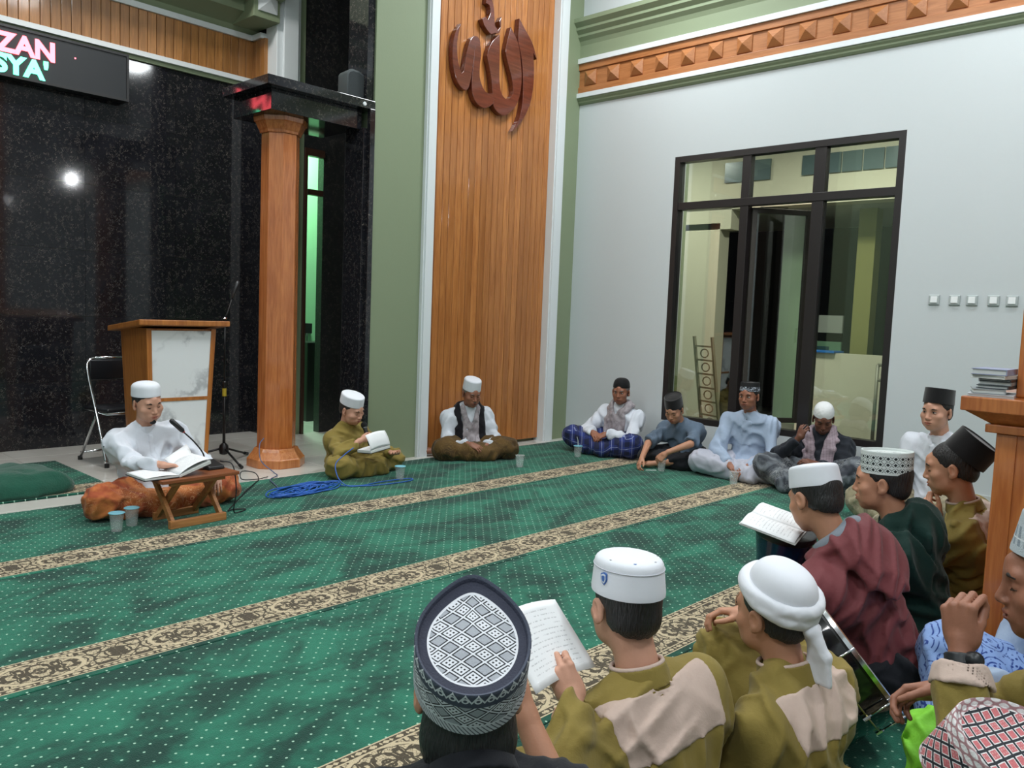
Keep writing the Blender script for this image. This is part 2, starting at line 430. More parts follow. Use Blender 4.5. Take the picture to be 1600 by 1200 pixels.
struct('trim_9', MB().box(-0.5, 4.25, YM-0.07, YM+0.02, 3.86, 3.91).box(4.18, 4.27, 7.43, YM, 3.86, 3.91), M_trimw)
lg = [(0.0, 3.91), (-0.05, 3.91), (-0.08, 3.96), (-0.3, 4.03), (-0.3, 4.12), (-0.6, 4.16), (-0.6, 4.5), (0.0, 4.5)]
struct('trim_10', MB().prism([(y+YM, z) for y, z in lg], 0, -0.5, 4.25), M_green)
br = thing('cornice_bracket', 'square green cornice block with a white pyramid face at the corner of the mihrab', 'bracket', (4.12, 7.45, 3.955))
MB().box(-0.15, 0.12, -0.27, 0.2, 0, 0.6).build('block', M_green, br, bevel=0.004)
q = 0.095; MB().box(-0.11, 0.085, -0.285, -0.27, 0.06, 0.26).add([(-0.11, -0.285, 0.06), (0.085, -0.285, 0.06), (0.085, -0.285, 0.26), (-0.11, -0.285, 0.26), (-0.012, -0.325, 0.16)], [(0, 1, 4), (1, 2, 4), (2, 3, 4), (3, 0, 4)]).build('pyramid_face', M_trimw, br)
# pier right of the recess with the doorway
YP = 7.25
pier = MB()
pier.box(4.57, 4.58, YP, 7.3, 0, 3.0)                                 # left of the door
pier.box(4.80, 6.8, YP, 7.35, 0, CEIL).box(4.58, 4.80, YP, 7.35, 2.87, 3.02).box(4.58, 4.80, YP, 7.35, 3.2, CEIL)
struct('wall_pier', pier, M_granite2)
struct('wall_pier_side', MB().box(4.25, 4.5, YP+0.02, YM+0.1, 0, 3.0).box(4.25, 4.57, YP+0.05, YM+0.1, 3.0, CEIL), M_granite)
struct('wall_pier_green', MB().box(4.5, 4.57, YP+0.005, 7.35, 0, CEIL).box(4.57, 4.80, YP+0.04, 7.5, 3.02, 3.2), M_green)
struct('trim_11', MB().box(4.24, 4.5, YP-0.02, 7.43, 0, CEIL).box(4.30, 4.46, YP-0.05, YP-0.02, 0, CEIL), M_trimw, bevel=0.006)
M_door = mat('brown_door_frame', rough=0.4, col=srgb(58, 36, 28))
d = struct('door_1', MB().box(4.575, 4.605, YP-0.02, YP+0.05, 0, 2.87).box(4.605, 4.80, YP-0.02, YP+0.05, 2.80, 2.87).box(4.625, 4.80, YP, YP+0.06, 2.42, 2.475), M_door)
M_mint = mat('mint_wall_paint', rough=0.7, col=srgb(150, 196, 158))
struct('wall_passage', MB().box(4.4, 6.79, 8.6, 8.8, 0, CEIL).box(4.25, 4.4, 7.76, 8.8, 0, CEIL), M_mint)
# granite jamb at the free end of the green wall
struct('trim_12', MB().box(4.085, 4.17, YQ+0.03, 5.86, 0, 2.77).box(4.12, 4.17, YQ-0.012, YQ+0.03, 0, 2.92), M_granite, bevel=0.003)
struct('trim_13', MB().box(4.10, 4.17, YQ+0.02, 5.86, 2.98, CEIL), M_granite)
# canopy
can = thing('granite_canopy', 'black granite canopy slab above the wooden column', 'canopy', (3.68, 5.93, 2.76))
MB().box(-0.48, 0.49, -0.36, 0.33, 0.155, 0.225).build('slab', M_granite, can, bevel=0.003)
MB().box(-0.40, 0.42, -0.27, 0.30, 0, 0.155).build('beam', M_granite, can, bevel=0.003)
# wooden column (octagonal)
colm = thing('wooden_column', 'polished octagonal wooden column under the granite canopy', 'column', (3.53, 5.94, 0))
o8 = PI/8
MB().lathe([(0.232, 0), (0.232, 0.065), (0.222, 0.075), (0.185, 0.125), (0.172, 0.15)], seg=8, rot=o8).build('plinth', mat('column_base_wood', rough=0.25, fn=wood_fn(srgb(176, 104, 54), srgb(204, 134, 80), per=False), coat=0.5), colm, bevel=0.003)
MB().lathe([(0.153, 0.15), (0.147, 2.64)], seg=8, rot=o8).build('shaft', M_wood, colm, bevel=0.002)
MB().lathe([(0.160, 2.64), (0.165, 2.66), (0.172, 2.67), (0.195, 2.72), (0.206, 2.725), (0.212, 2.76)], seg=8, rot=o8).build('capital', M_wood, colm, bevel=0.002)

# ---- window_1
win = tag(bpy.data.objects.new('window_1', None), kind='structure'); COL.objects.link(win); win.location = (XW+0.05, (WY0+WY1)/2, WZ0)
hw = (WY1-WY0)/2; hh = WZ1-WZ0; yc = (WY0+WY1)/2
fm = MB(); t = 0.055
fm.box(-0.05, 0.05, -hw, -hw+t, 0, hh).box(-0.05, 0.05, hw-t, hw, 0, hh).box(-0.049, 0.049, -hw+t, hw-t, 0, t).box(-0.049, 0.049, -hw+t, hw-t, hh-t, hh)
fm.build('window_frame', M_dark, win)
mA, mB_ = 3.64-yc, 2.97-yc
MB().box(-0.04, 0.04, mA-0.04, mA+0.04, t, hh-t).build('mullion', M_dark, win, bevel=0.003)
MB().box(-0.04, 0.04, mB_-0.05, mB_+0.05, t, hh-t).build('mullion', M_dark, win, bevel=0.003)
tz = 2.385-WZ0
MB().box(-0.045, 0.045, -hw+t, hw-t, tz-0.035, tz+0.035).build('transom', M_dark, win, bevel=0.003)
M_glass = glass_mat('window_glass')
bays = [(-hw+t, mB_-0.05), (mB_+0.05, mA-0.04), (mA+0.04, hw-t)]
for i, (a, b) in enumerate(bays):
    MB().box(-0.003, 0.003, a, b, tz+0.035, hh-t).build('pane', M_glass, win)
    if i != 1: MB().box(-0.003, 0.003, a, b, t, tz-0.035).build('pane', M_glass, win)
# open casement, hinged at the bay's far (left in view) side and swung outwards
a, b = bays[1]; sw_, sh_ = b-a-0.01, tz-0.035-t-0.02
sash = MB(); q = 0.045
sash.box(-0.02, 0.02, 0, q, 0, sh_).box(-0.02, 0.02, sw_-q, sw_, 0, sh_).box(-0.02, 0.02, q, sw_-q, 0, q).box(-0.02, 0.02, q, sw_-q, sh_-q, sh_)
so = sash.build('open_sash', mat('sash_frame', rough=0.4, col=srgb(58, 54, 48)), win, bevel=0.002)
so.location = (0.03, b-0.005, t+0.01); so.rotation_euler = (0, 0, PI+math.radians(52))
MB().box(-0.003, 0.003, q, sw_-q, q, sh_-q).build('pane', M_glass, so)
MB().tube(bez([(0.02, sw_-0.02, 0.86), (0.07, sw_-0.03, 0.87), (0.09, sw_-0.03, 0.8), (0.08, sw_-0.03, 0.74)], 5), 0.008).build('handle', M_chrome, so)
stay = MB().bar((0.0, b-0.1, tz-0.05), (0.16, b-0.28, tz-0.05), 0.02, 0.006).build('stay_arm', M_blackm, win)

# ---- outside the window: porch
struct('ground_porch', MB().box(7.0, 14, -4, 12, -0.2, -0.02), mat('porch_tile', col=srgb(120, 118, 110), rough=0.4))
XE = 9.6
struct('wall_porch', MB().box(XE, XE+0.25, 5.45, 12, 0, 2.58).box(XE, XE+0.25, -4, 12, 2.75, 6.0).box(XE, XE+0.25, 5.3, 12, 2.5, 2.76), M_cream)
struct('ceiling_porch', MB().box(XE+0.02, 12.4, -4, 12, 2.76, 2.95), mat('porch_soffit', col=srgb(190, 188, 176), rough=0.8))
struct('night_backdrop', MB().box(12.2, 12.4, -4, 12, 0, 3), mat('painted_night_dark', col=srgb(18, 19, 20), rough=0.9))  # near-black sheet behind the openings, night darkness put into its colour
struct('wall_porch_low', MB().box(9.75, 9.95, -1, 4.35, -0.02, 0.99), M_cream)
struct('wall_porch_pillar', MB().box(7.9, 8.15, 5.06, 5.32, -0.02, 6), mat('porch_green', col=srgb(126, 136, 88), rough=0.8))
struct('wall_porch_pillar_far', MB().box(10.3, 10.5, 3.74, 3.95, -0.02, 2.76), mat('porch_olive', col=srgb(150, 146, 86), rough=0.8))
struct('wall_porch_inner', MB().box(10.6, 10.8, 4.7, 5.05, -0.02, 2.76), mat('porch_mint', col=srgb(150, 176, 140), rough=0.8))
M_block = mat('vent_glass', col=srgb(96, 112, 114), rough=0.25)
for (y0, y1, z0, z1, n) in ((4.79, 5.42, 3.08, 3.33, 2), (3.2, 4.40, 3.09, 3.32, 5)):
    v = tag(bpy.data.objects.new('window_vent', None), kind='structure'); COL.objects.link(v); v.location = (XE, (y0+y1)/2, z0)
    w = (y1-y0)/n
    for i in range(n):
        MB().box(-0.03, 0.0, -(y1-y0)/2+w*i+0.008, -(y1-y0)/2+w*(i+1)-0.008, 0, z1-z0).build('pane', M_block, v)

# ================================================================ carpets
def carpet_fn(hy):
    """hy: half depth of the roll; the patterned border lies along the near edge"""
    def fn(g):
        v = g.coord(); x, y, z = g.xyz(v)
        wx, wy, wz = g.xyz(g.coord('Object'))
        r = g.rnd()*9
        n1 = g.noise(g.vec(x*1.0+r, y*1.6, 0.0), 2.6, 4, 0.62, 0.6)
        n2 = g.noise(g.vec(x+r, y, 0.0), 14, 3, 0.6)
        n3 = g.noise(g.vec(x, y, 0.0), 220, 2)
        base = g.mix(g.step(n1*0.8+n2*0.2, 0.36, 0.66), srgb(5, 58, 48), srgb(38, 124, 98))
        base = g.mix(n3*0.35, base, srgb(3, 52, 40))
        # staggered dots
        def dots(ox, oy):
            a = g.frac(x/0.062+ox)-0.5; b = g.frac(y/0.066+oy)-0.5
            return g.sqrt(a*a*0.00384+b*b*0.00436)
        d = g.min(dots(0.0, 0.0), dots(0.5, 0.5))
        base = g.mix((1.0-g.step(d, 0.0032, 0.0046))*0.9, base, srgb(176, 214, 190))
        # border
        t = y+hy-0.03                       # 0..0.235 across the border
        px = g.abs(g.mod(x, 0.52)-0.26)     # mirrored repeat
        py = g.abs(t-0.1175)
        w1 = g.noise(g.vec(px, py, 0.3), 13, 2); w2 = g.noise(g.vec(px, py, 7.3), 13, 2)
        q = g.vec(px*1.0+w1*0.10, py+w2*0.10, 0.0)
        e = g.voro(q, 32, 'DISTANCE_TO_EDGE'); e2 = g.voro(g.vec(px+w2*0.05, py+w1*0.05, 2.0), 70, 'DISTANCE_TO_EDGE')
        scroll = g.step(e, 0.09, 0.13)*(1.0-g.step(e, 0.42, 0.48))*(1.0-(1.0-g.step(e2, 0.03, 0.06))*0.75)
        scroll = g.max(scroll, 1.0-g.step(g.abs(g.sqrt(px*px*0.4+py*py)-0.085+w1*0.03-0.015), 0.004, 0.007))
        # side chains
        ch = g.abs(g.frac(x/0.05)-0.5); cy = g.abs(py-0.100)
        chain = g.max((1.0-g.step(ch*0.05+cy*1.4, 0.012, 0.016)), 1.0-g.step(g.abs(g.sin(x*125+g.sin(x*60)))*0.012+cy, 0.008, 0.010))
        inner = py < 0.083
        pat = scroll*inner+chain*(1.0-inner)
        line = g.max(1.0-g.step(g.abs(py-0.0845), 0.0025, 0.0035), 1.0-g.step(g.abs(py-0.1155), 0.0025, 0.0035))
        pat = g.max(pat, line)
        bc = g.mix(pat, srgb(22, 22, 16), srgb(206, 190, 158))
        bc = g.mix(n3*0.4, bc, srgb(150, 132, 104))
        inb = (py < 0.1185)
        col = g.mix(inb, base, bc)
        return dict(color=col, height=n3+n1*0.6, hstr=0.5)
    return fn
def carpet(x0, x1, y0, y1, label, top=0.013, z=0.0, group=None):
    hy = (y1-y0)/2
    m = mat('patterned_carpet_%d' % int(hy*1000), rough=0.9, fn=carpet_fn(hy), sheen=0.15, spec=0.2)
    o = MB().box(x0, x1, y0, y1, z+0.0005, z+top).build('prayer_carpet', m, bevel=0.004, base=True)
    return tag(o, label, 'carpet', group)
CY = [(4.148, 5.415), (2.878, 4.142), (1.608, 2.872), (0.338, 1.602), (-0.932, 0.332), (-2.2, -0.94)]
CL = ['green dotted prayer carpet nearest the slatted wall, under the man reading at the low table',
      'second green prayer carpet from the slatted wall, empty in the middle of the room',
      'third green prayer carpet from the slatted wall, in front of the paper sheet',
      'nearest green prayer carpet on which the boys in the foreground sit',
      'green prayer carpet behind the front row of boys, under the red cap',
      'rearmost green prayer carpet behind everyone']
for (a, b), l in zip(CY, CL): carpet(-4.3, 6.62, a, b, l, group='rows of green prayer carpet')
carpet(0.25, 2.2, 5.72, 6.98, 'short green prayer mat with patterned edge on the tiles before the granite wall')

# crumpled green rug lying on the mat (left edge)
def lump(name, m, sx, sy, sz, amp, seed, loc, rz, label, cat, nu=40, nv=14, pw=0.5):
    rs = np.random.RandomState(seed); ks = rs.uniform(-1, 1, (10, 3))*np.array([9, 9, 7]); ph = rs.uniform(0, 6, 10)
    b = MB(); vs = []
    for j in range(nv+1):
        ph_ = PI/2*j/nv
        for i in range(nu):
            a = 2*PI*i/nu
            ca, sa = math.cos(a), math.sin(a)
            x = math.copysign(abs(ca)**pw, ca)*math.cos(ph_)**0.45; y = math.copysign(abs(sa)**pw, sa)*math.cos(ph_)**0.45; z = math.sin(ph_)**0.8
            p = np.array([x*sx, y*sy, z*sz])
            d = np.sin(ks@p*6+ph).mean()*amp
            vs.append((p[0]*(1+d*2), p[1]*(1+d*2), max(0.0, p[2]+d*2*z*0.5*0.3)))
    fs = [(j*nu+i, j*nu+(i+1) % nu, (j+1)*nu+(i+1) % nu, (j+1)*nu+i) for j in range(nv) for i in range(nu)]
    fs.append(tuple(range(nu-1, -1, -1)))
    b.add(vs, fs); o = b.build(name, m, smooth=True); o.location = loc; o.rotation_euler = (0, 0, rz)
    return tag(o, label, cat)
lump('folded_rug', mat('plush_green', rough=0.95, col=srgb(10, 76, 58), var=0.35, sheen=0.3, bump=(90, 0.4)), 0.42, 0.3, 0.15, 0.1, 3, (1.52, 6.02, 0.014), 0.05,
     'folded dark green plush rug heaped on the mat at the left edge', 'rug')

# ================================================================ LED sign
def text_mesh(txt, size, depth, m, parent, loc, rot, name, off=0.0, align='RIGHT', sx=1.0):
    cu = bpy.data.curves.new('t', 'FONT'); cu.body = txt; cu.size = size; cu.extrude = depth; cu.offset = off; cu.align_x = align
    to = bpy.data.objects.new('t', cu); me = bpy.data.meshes.new_from_object(to); bpy.data.objects.remove(to)
    if sx != 1: me.transform(Matrix.Scale(sx, 4, (1, 0, 0)))
    me.materials.clear(); me.materials.append(m)
    o = bpy.data.objects.new(name, me); COL.objects.link(o); o.parent = parent; o.location = loc; o.rotation_euler = rot
    return o
led = thing('led_sign', 'black scrolling LED sign with red and green letters on the granite wall', 'sign', (1.75, 7.6, 3.02))
MB().box(-1.24, 1.24, -0.05, 0.055, 0, 0.4).build('sign_housing', mat('sign_case', col=srgb(24, 28, 30), rough=0.4), led, bevel=0.004)
fb = MB().box(-1.24, 1.24, -0.065, -0.05, 0, 0.02).box(-1.24, 1.24, -0.065, -0.05, 0.38, 0.4).box(-1.24, -1.22, -0.065, -0.05, 0.02, 0.38).box(1.22, 1.24, -0.065, -0.05, 0.02, 0.38)
fb.build('rim', M_black, led)
MB().box(-1.22, 1.22, -0.055, -0.05, 0.02, 0.38).build('display_panel', mat('led_panel', col=srgb(30, 34, 38), rough=0.45), led)
text_mesh('ADZAN', 0.205, 0.003, mat('red_led', col=(1, 0.1, 0.1), emit=((1.0, 0.10, 0.13), 5.0)), led, (0.655, -0.062, 0.195), (PI/2, 0, 0), 'red_text', off=0.008, sx=1.0)
text_mesh("ISYA'", 0.195, 0.003, mat('green_led', col=(0.1, 1, 0.5), emit=((0.10, 1.0, 0.5), 4.0)), led, (0.6, -0.062, 0.035), (PI/2, 0, 0), 'green_text', off=0.008, sx=1.05)
MB().box(0.80, 0.81, -0.06, -0.055, 0.26, 0.27).build('pilot_dot', MATS['red_led'], led)

# ================================================================ lectern
lec = thing('lectern', 'wooden lectern with white marble front panels standing on the tiles', 'lectern', (2.735, 6.18, 0))
M_lec = mat('lectern_teak', rough=0.35, fn=wood_fn(srgb(150, 86, 34), srgb(186, 118, 54), per=False), coat=0.3)
b0, b1 = 0.215, 0.262
def taper(x0, x1, y0, y1, z0, z1, s0=1.0, s1=1.0):
    f = lambda z: b0+(b1-b0)*z/1.1
    k0, k1 = f(z0)/b1, f(z1)/b1
    return [(x0*k0, y0*(0.85+0.15*z0/1.1), z0), (x1*k0, y0*(0.85+0.15*z0/1.1), z0), (x1*k0, y1*(0.85+0.15*z0/1.1), z0), (x0*k0, y1*(0.85+0.15*z0/1.1), z0),
            (x0*k1, y0*(0.85+0.15*z1/1.1), z1), (x1*k1, y0*(0.85+0.15*z1/1.1), z1), (x1*k1, y1*(0.85+0.15*z1/1.1), z1), (x0*k1, y1*(0.85+0.15*z1/1.1), z1)]
MB().hexa(taper(-b1, b1, -0.235, 0.22, 0, 1.10)).build('body', M_lec, lec, bevel=0.004)
for sgn in (-1, 1):
    x0, x1 = sorted((sgn*b1, sgn*(b1-0.035)))
    MB().hexa(taper(x0, x1, -0.25, -0.235, 0, 1.10)).build('front_stile', M_lec, lec)
MB().hexa(taper(-b1+0.035, b1-0.035, -0.25, -0.235, 0.565, 0.59)).build('front_rail', M_lec, lec)
MB().hexa(taper(-b1+0.035, b1-0.035, -0.244, -0.235, 0.59, 1.085)).build('marble_panel', M_marble, lec)
MB().hexa(taper(-b1+0.035, b1-0.035, -0.244, -0.235, 0.03, 0.565)).build('marble_panel', M_marble, lec)
MB().hexa([(-0.34, -0.32, 1.125), (0.34, -0.32, 1.125), (0.34, 0.26, 1.06), (-0.34, 0.26, 1.06), (-0.34, -0.32, 1.165), (0.34, -0.32, 1.165), (0.34, 0.26, 1.10), (-0.34, 0.26, 1.10)]).build('reading_board', M_lec, lec, bevel=0.006)

# ================================================================ folding chair
ch = thing('folding_chair', 'chrome folding chair with black seat and back beside the lectern', 'chair', (2.61, 6.78, 0), math.radians(188))
# local: faces +y
for s in (-1, 1):
    MB().tube(bez([(s*0.22, 0.22, 0.01), (s*0.222, 0.10, 0.34), (s*0.222, -0.05, 0.70), (s*0.205, -0.08, 0.80), (s*0.15, -0.09, 0.83)], 6), 0.0125, 10).build('front_leg_tube', M_chrome, ch, smooth=True)
    MB().tube([(s*0.19, -0.24, 0.01), (s*0.19, -0.05, 0.30), (s*0.19, 0.03, 0.43)], 0.011, 10).build('rear_leg_tube', M_chrome, ch, smooth=True)
    MB().lathe([(0.018, 0), (0.018, 0.03)], (s*0.22, 0.22, 0), 10).build('foot_cap', M_black, ch)
    MB().lathe([(0.018, 0), (0.018, 0.03)], (s*0.19, -0.24, 0), 10).build('foot_cap', M_black, ch)
MB().tube([(-0.15, -0.09, 0.83), (0.15, -0.09, 0.83)], 0.0125, 10).build('top_tube', M_chrome, ch, smooth=True)
MB().tube([(-0.19, -0.23, 0.06), (0.19, -0.23, 0.06)], 0.010, 8).build('rear_crossbar', M_chrome, ch, smooth=True)
M_vinyl = mat('black_vinyl', col=(0.012, 0.013, 0.016), rough=0.28)
MB().box(-0.205, 0.205, -0.1, -0.065, 0.655, 0.82).build('backrest', M_vinyl, ch, bevel=0.014, smooth=True)
MB().box(-0.2, 0.2, -0.16, 0.19, 0.415, 0.45).build('seat', M_vinyl, ch, bevel=0.014, smooth=True)
MB().tube([(-0.2, -0.16, 0.41), (0.2, -0.16, 0.41), (0.2, 0.19, 0.41), (-0.2, 0.19, 0.41)], 0.01, 8, closed=True).build('seat_rim', M_chrome, ch, smooth=True)

# ================================================================ microphone stand
ms = thing('microphone_stand', 'black tripod microphone stand with yellow clutch between lectern and column', 'microphone stand', (3.245, 6.27, 0))
MB().tube([(0, 0, 0.06), (0, 0, 0.62)], 0.012, 10).build('pole', M_blackm, ms, smooth=True)
MB().tube([(0, 0, 0.62), (0.0, 0, 1.18)], 0.0075, 8).build('upper_pole', M_blackm, ms, smooth=True)
MB().lathe([(0.017, 0.545), (0.017, 0.61)], seg=12).build('clutch', mat('yellow_grip', col=srgb(206, 186, 60), rough=0.5), ms)
MB().lathe([(0.016, 0.61), (0.019, 0.62), (0.019, 0.66), (0.013, 0.67)], seg=12).build('collar', M_black, ms)
MB().lathe([(0.012, 0.06), (0.034, 0.07), (0.04, 0.10), (0.034, 0.14), (0.014, 0.16)], seg=14).build('hub', M_black, ms, smooth='auto')
for a in (-95, 30, 137):
    c, s = math.cos(math.radians(a)), math.sin(math.radians(a))
    l = MB().tube([(c*0.03, s*0.03, 0.11), (c*0.34, s*0.34, 0.017)], 0.009, 8).build('leg', M_blackm, ms, smooth=True)
    MB().tube([(c*0.31, s*0.31, 0.026), (c*0.36, s*0.36, 0.015)], 0.0135, 8).build('rubber_foot', M_black, l)
MB().tube([(-0.02, 0.0, 1.16), (0.02, 0, 1.22), (0.07, -0.01, 1.39)], 0.007, 8).build('boom', M_blackm, ms, smooth=True)
MB().tube([(0.055, -0.01, 1.345), (0.085, -0.012, 1.43), (0.098, -0.012, 1.46), (0.106, -0.012, 1.485)], [0.012, 0.014, 0.02, 0.012], 12).build('microphone', mat('grey_mic', col=srgb(70, 72, 74), rough=0.4, metal=0.5), ms, smooth=True)
MB().lathe([(0.016, 0), (0.02, 0.008), (0.016, 0.016)], (0.0, 0, 1.17), 10).build('thumb_screw', M_chrome, ms)

# ================================================================ low folding table, desk microphone, open book
tb = thing('folding_book_table', 'small folding wooden table in front of the man in the orange sarong', 'table', (2.175, 4.62, 0.013), math.radians(4))
M_tab = mat('table_wood', rough=0.5, fn=wood_fn(srgb(150, 96, 52), srgb(188, 130, 76), axis=0, per=False))
M_tabt = mat('table_top_wood', rough=0.4, fn=wood_fn(srgb(112, 62, 34), srgb(146, 84, 48), axis=0, per=False))
MB().box(-0.24, 0.24, -0.15, 0.17, 0.27, 0.29).build('table_top', M_tabt, tb, bevel=0.003)
for sgn in (-1, 1):
    MB().bar((sgn*0.15, -0.10, 0.02), (sgn*0.15, 0.13, 0.27), 0.022, 0.035, (0, 1, 0)).build('leg', M_tab, tb, bevel=0.002)
    MB().bar((sgn*0.115, 0.15, 0.02), (sgn*0.115, -0.10, 0.27), 0.022, 0.035, (0, 1, 0)).build('leg', M_tab, tb, bevel=0.002)
MB().box(-0.175, 0.175, -0.118, -0.088, 0, 0.045).build('foot_bar', M_tab, tb, bevel=0.003)
MB().box(-0.14, 0.14, 0.132, 0.16, 0, 0.045).build('foot_bar', M_tab, tb, bevel=0.003)
MB().box(-0.17, 0.17, -0.11, -0.085, 0.245, 0.27).build('under_rail', M_tab, tb)
dm = thing('desk_microphone', 'black gooseneck desk microphone on the low folding table', 'microphone', (2.335, 4.66, 0.304), math.radians(4))
MB().hexa([(-0.055, -0.06, 0), (0.055, -0.06, 0), (0.055, 0.07, 0), (-0.055, 0.07, 0), (-0.05, -0.055, 0.022), (0.05, -0.055, 0.022), (0.05, 0.065, 0.045), (-0.05, 0.065, 0.045)]).build('base', M_black, dm, bevel=0.006)
MB().tube(bez([(-0.03, 0.03, 0.04), (-0.035, 0.04, 0.09), (-0.08, 0.06, 0.16), (-0.138, 0.085, 0.225)], 6), 0.0045, 8).build('gooseneck', M_blackm, dm, smooth=True)
MB().tube([(-0.135, 0.084, 0.222), (-0.142, 0.087, 0.232), (-0.195, 0.11, 0.29), (-0.203, 0.113, 0.298)], [0.008, 0.0145, 0.0155, 0.010], 14).build('capsule', M_black, dm, smooth=True)
MB().tube([(-0.1335, 0.0835, 0.2205), (-0.1365, 0.0845, 0.2245)], 0.0085, 12).build('light_ring', mat('red_ring', col=srgb(190, 60, 60), rough=0.4), dm)
MB().box(-0.075, -0.055, -0.02, 0.02, 0.008, 0.02).build('plug', M_chrome, dm)
M_paper = mat('white_paper', col=srgb(236, 238, 240), rough=0.75)
M_paperl = mat('page_edges', col=srgb(214, 216, 214), rough=0.85)
def text_paper(name, col=srgb(236, 238, 240), dens=46, ink=0.5, dirx=True):
    def fn(g):
        x, y, z = g.xyz(g.coord('UV'))
        row = g.frac(y*dens/3.0); ln = g.floor(y*dens/3.0)
        n = g.noise(g.vec(x*34, ln*3.7, 0.0), 1.0, 3, 0.7); wd = g.noise(g.vec(x*3.0, ln*9.1, 4.0), 1.6, 1)
        a = g.step(g.abs(row-0.5+(n-0.5)*0.6), 0.16, 0.05)*g.step(n, 0.45, 0.52)*(wd > 0.42)
        inb = (x > 0.12)*(x < 0.86)*(y > 0.1)*(y < 0.92)
        return g.mix(a*inb*ink, col, srgb(90, 92, 100))
    return mat(name, fn=fn, rough=0.75)
M_text = text_paper('handwritten_paper', ink=0.42)
def sheet(fn, nu=8, nv=8, thick=0.0012):
    """curved sheet from fn(u,v)->(x,y,z), both sides, with UVs"""
    b = MB(); P = [[Vector(fn(i/nu, j/nv)) for i in range(nu+1)] for j in range(nv+1)]
    vs = [p for r in P for p in r]; n = len(vs); fs = []
    for j in range(nv):
        for i in range(nu):
            a = j*(nu+1)+i; fs.append((a, a+1, a+nu+2, a+nu+1))
    nn = (P[0][1]-P[0][0]).cross(P[1][0]-P[0][0]).normalized()*thick
    vs2 = [p-nn for p in vs]; b.add(vs+vs2, fs+[tuple(i+n for i in reversed(f)) for f in fs])
    edge = [i for i in range(nu+1)] + [j*(nu+1)+nu for j in range(1, nv+1)] + [nv*(nu+1)+i for i in range(nu-1, -1, -1)] + [j*(nu+1) for j in range(nv-1, 0, -1)]
    b.f += [(edge[(k+1) % len(edge)], edge[k], edge[k]+n, edge[(k+1) % len(edge)]+n) for k in range(len(edge))]
    b.uvs = [(i/nu, j/nv) for j in range(nv+1) for i in range(nu+1)]*2
    return b
def set_uv(o, uvs):
    me = o.data; ul = me.uv_layers.new(name='UVMap')
    for lp in me.loops: ul.data[lp.index].uv = uvs[lp.vertex_index]
def build_sheet(b, name, m, parent=None):
    o = b.build(name, m, parent, smooth=True); set_uv(o, b.uvs); return o
bk = thing('open_book', 'open white book lying on the low table under the gooseneck microphone', 'book', (2.06, 4.62, 0.305), math.radians(2))
MB().box(-0.20, 0.0, -0.12, 0.12, 0.0, 0.004).build('cover', M_black, bk)
MB().box(-0.195, 0.0, -0.115, 0.115, 0.004, 0.014).build('page_block', M_paperl, bk)
build_sheet(sheet(lambda u, v: (-0.195+0.195*u, -0.115+0.23*v, 0.0152+0.012*math.sin(u*PI)*0.5)), 'left_page', M_text, bk)
rp = sheet(lambda u, v: (0.20*u*0.93, -0.115+0.23*v, 0.015+0.075*u**0.8+0.01*math.sin(u*PI)))
build_sheet(rp, 'right_page', M_text, bk)
MB().hexa([(0, -0.12, 0), (0.19, -0.12, 0.06), (0.19, 0.12, 0.06), (0, 0.12, 0), (0, -0.12, 0.012), (0.187, -0.12, 0.078), (0.187, 0.12, 0.078), (0, 0.12, 0.012)]).build('page_block', M_paperl, bk)
build_sheet(sheet(lambda u, v: (0.03+0.15*u, 0.02+0.11*v+0.03*u, 0.02+0.13*math.sin(v*1.4+0.1)*(0.4+0.6*u)*0.9)), 'lifted_page', M_paper, bk)

# ================================================================ water cups
def haze_glass(name, tint, haze, refl=0.12):
    m = glass_mat(name, tint, refl); n, l = m.node_tree.nodes, m.node_tree.links
    mx = next(x for x in n if x.type == 'MIX_SHADER'); out = n['Material Output']
    d = n.new('ShaderNodeBsdfDiffuse'); d.inputs[0].default_value = (0.8, 0.84, 0.84, 1)
    m2 = n.new('ShaderNodeMixShader'); m2.inputs[0].default_value = haze
    l.new(mx.outputs[0], m2.inputs[1]); l.new(d.outputs[0], m2.inputs[2]); l.new(m2.outputs[0], out.inputs[0])
    return m
M_cup = mat('clear_plastic', col=(0.78, 0.82, 0.82), rough=0.12); M_cup.node_tree.nodes['Principled BSDF'].inputs['Alpha'].default_value = 0.3
M_lid = haze_glass('pale_blue_lid_film', (0.6, 0.85, 0.92), 0.1); M_lid2 = mat('blue_lid', col=srgb(118, 188, 206), rough=0.35)
M_straw = mat('white_straw', col=srgb(225, 230, 226), rough=0.5)
def cup(x, y, label, lid=True, straw=False, z=0.014, h=0.1, water=0.7):
    t = thing('water_cup', label, 'cup', (x, y, z), group='plastic water cups on the carpet')
    w = 0.0012
    pr = [(0.0, 0.001), (0.028, 0.0), (0.029, 0.004)]
    pr += [(0.029+0.0095*i/6, 0.004+(h-0.006)*i/6) for i in range(1, 7)] + [(0.0415, h-0.001), (0.0415, h), (0.039, h+0.0005)]
    MB().lathe(pr, seg=24).build('cup_body', M_cup, t, smooth='auto')
    if water and False: MB().lathe([(0.0275, 0.006), (0.0285, 0.012), (0.0275+0.0095*water, 0.004+(h-0.006)*water)], seg=24).build('water', haze_glass('cup_water', (0.95, 0.975, 0.975), 0.06, 0.05), t, smooth='auto')
    if lid: MB().lathe([(0.0425, h+0.0005), (0.043, h+0.002), (0.041, h+0.004)], seg=24).build('lid', M_lid2, t)
    if straw: MB().tube([(0.005, 0, h-0.02), (0.0, 0.005, h+0.055), (-0.015, 0.005, h+0.085)], 0.003, 8).build('straw', M_straw, t)
    return t
cup(1.776, 4.65, 'lidded water cup by the orange sarong, the nearer and left one of two')
cup(1.885, 4.715, 'lidded water cup touching the orange sarong, the farther of two')
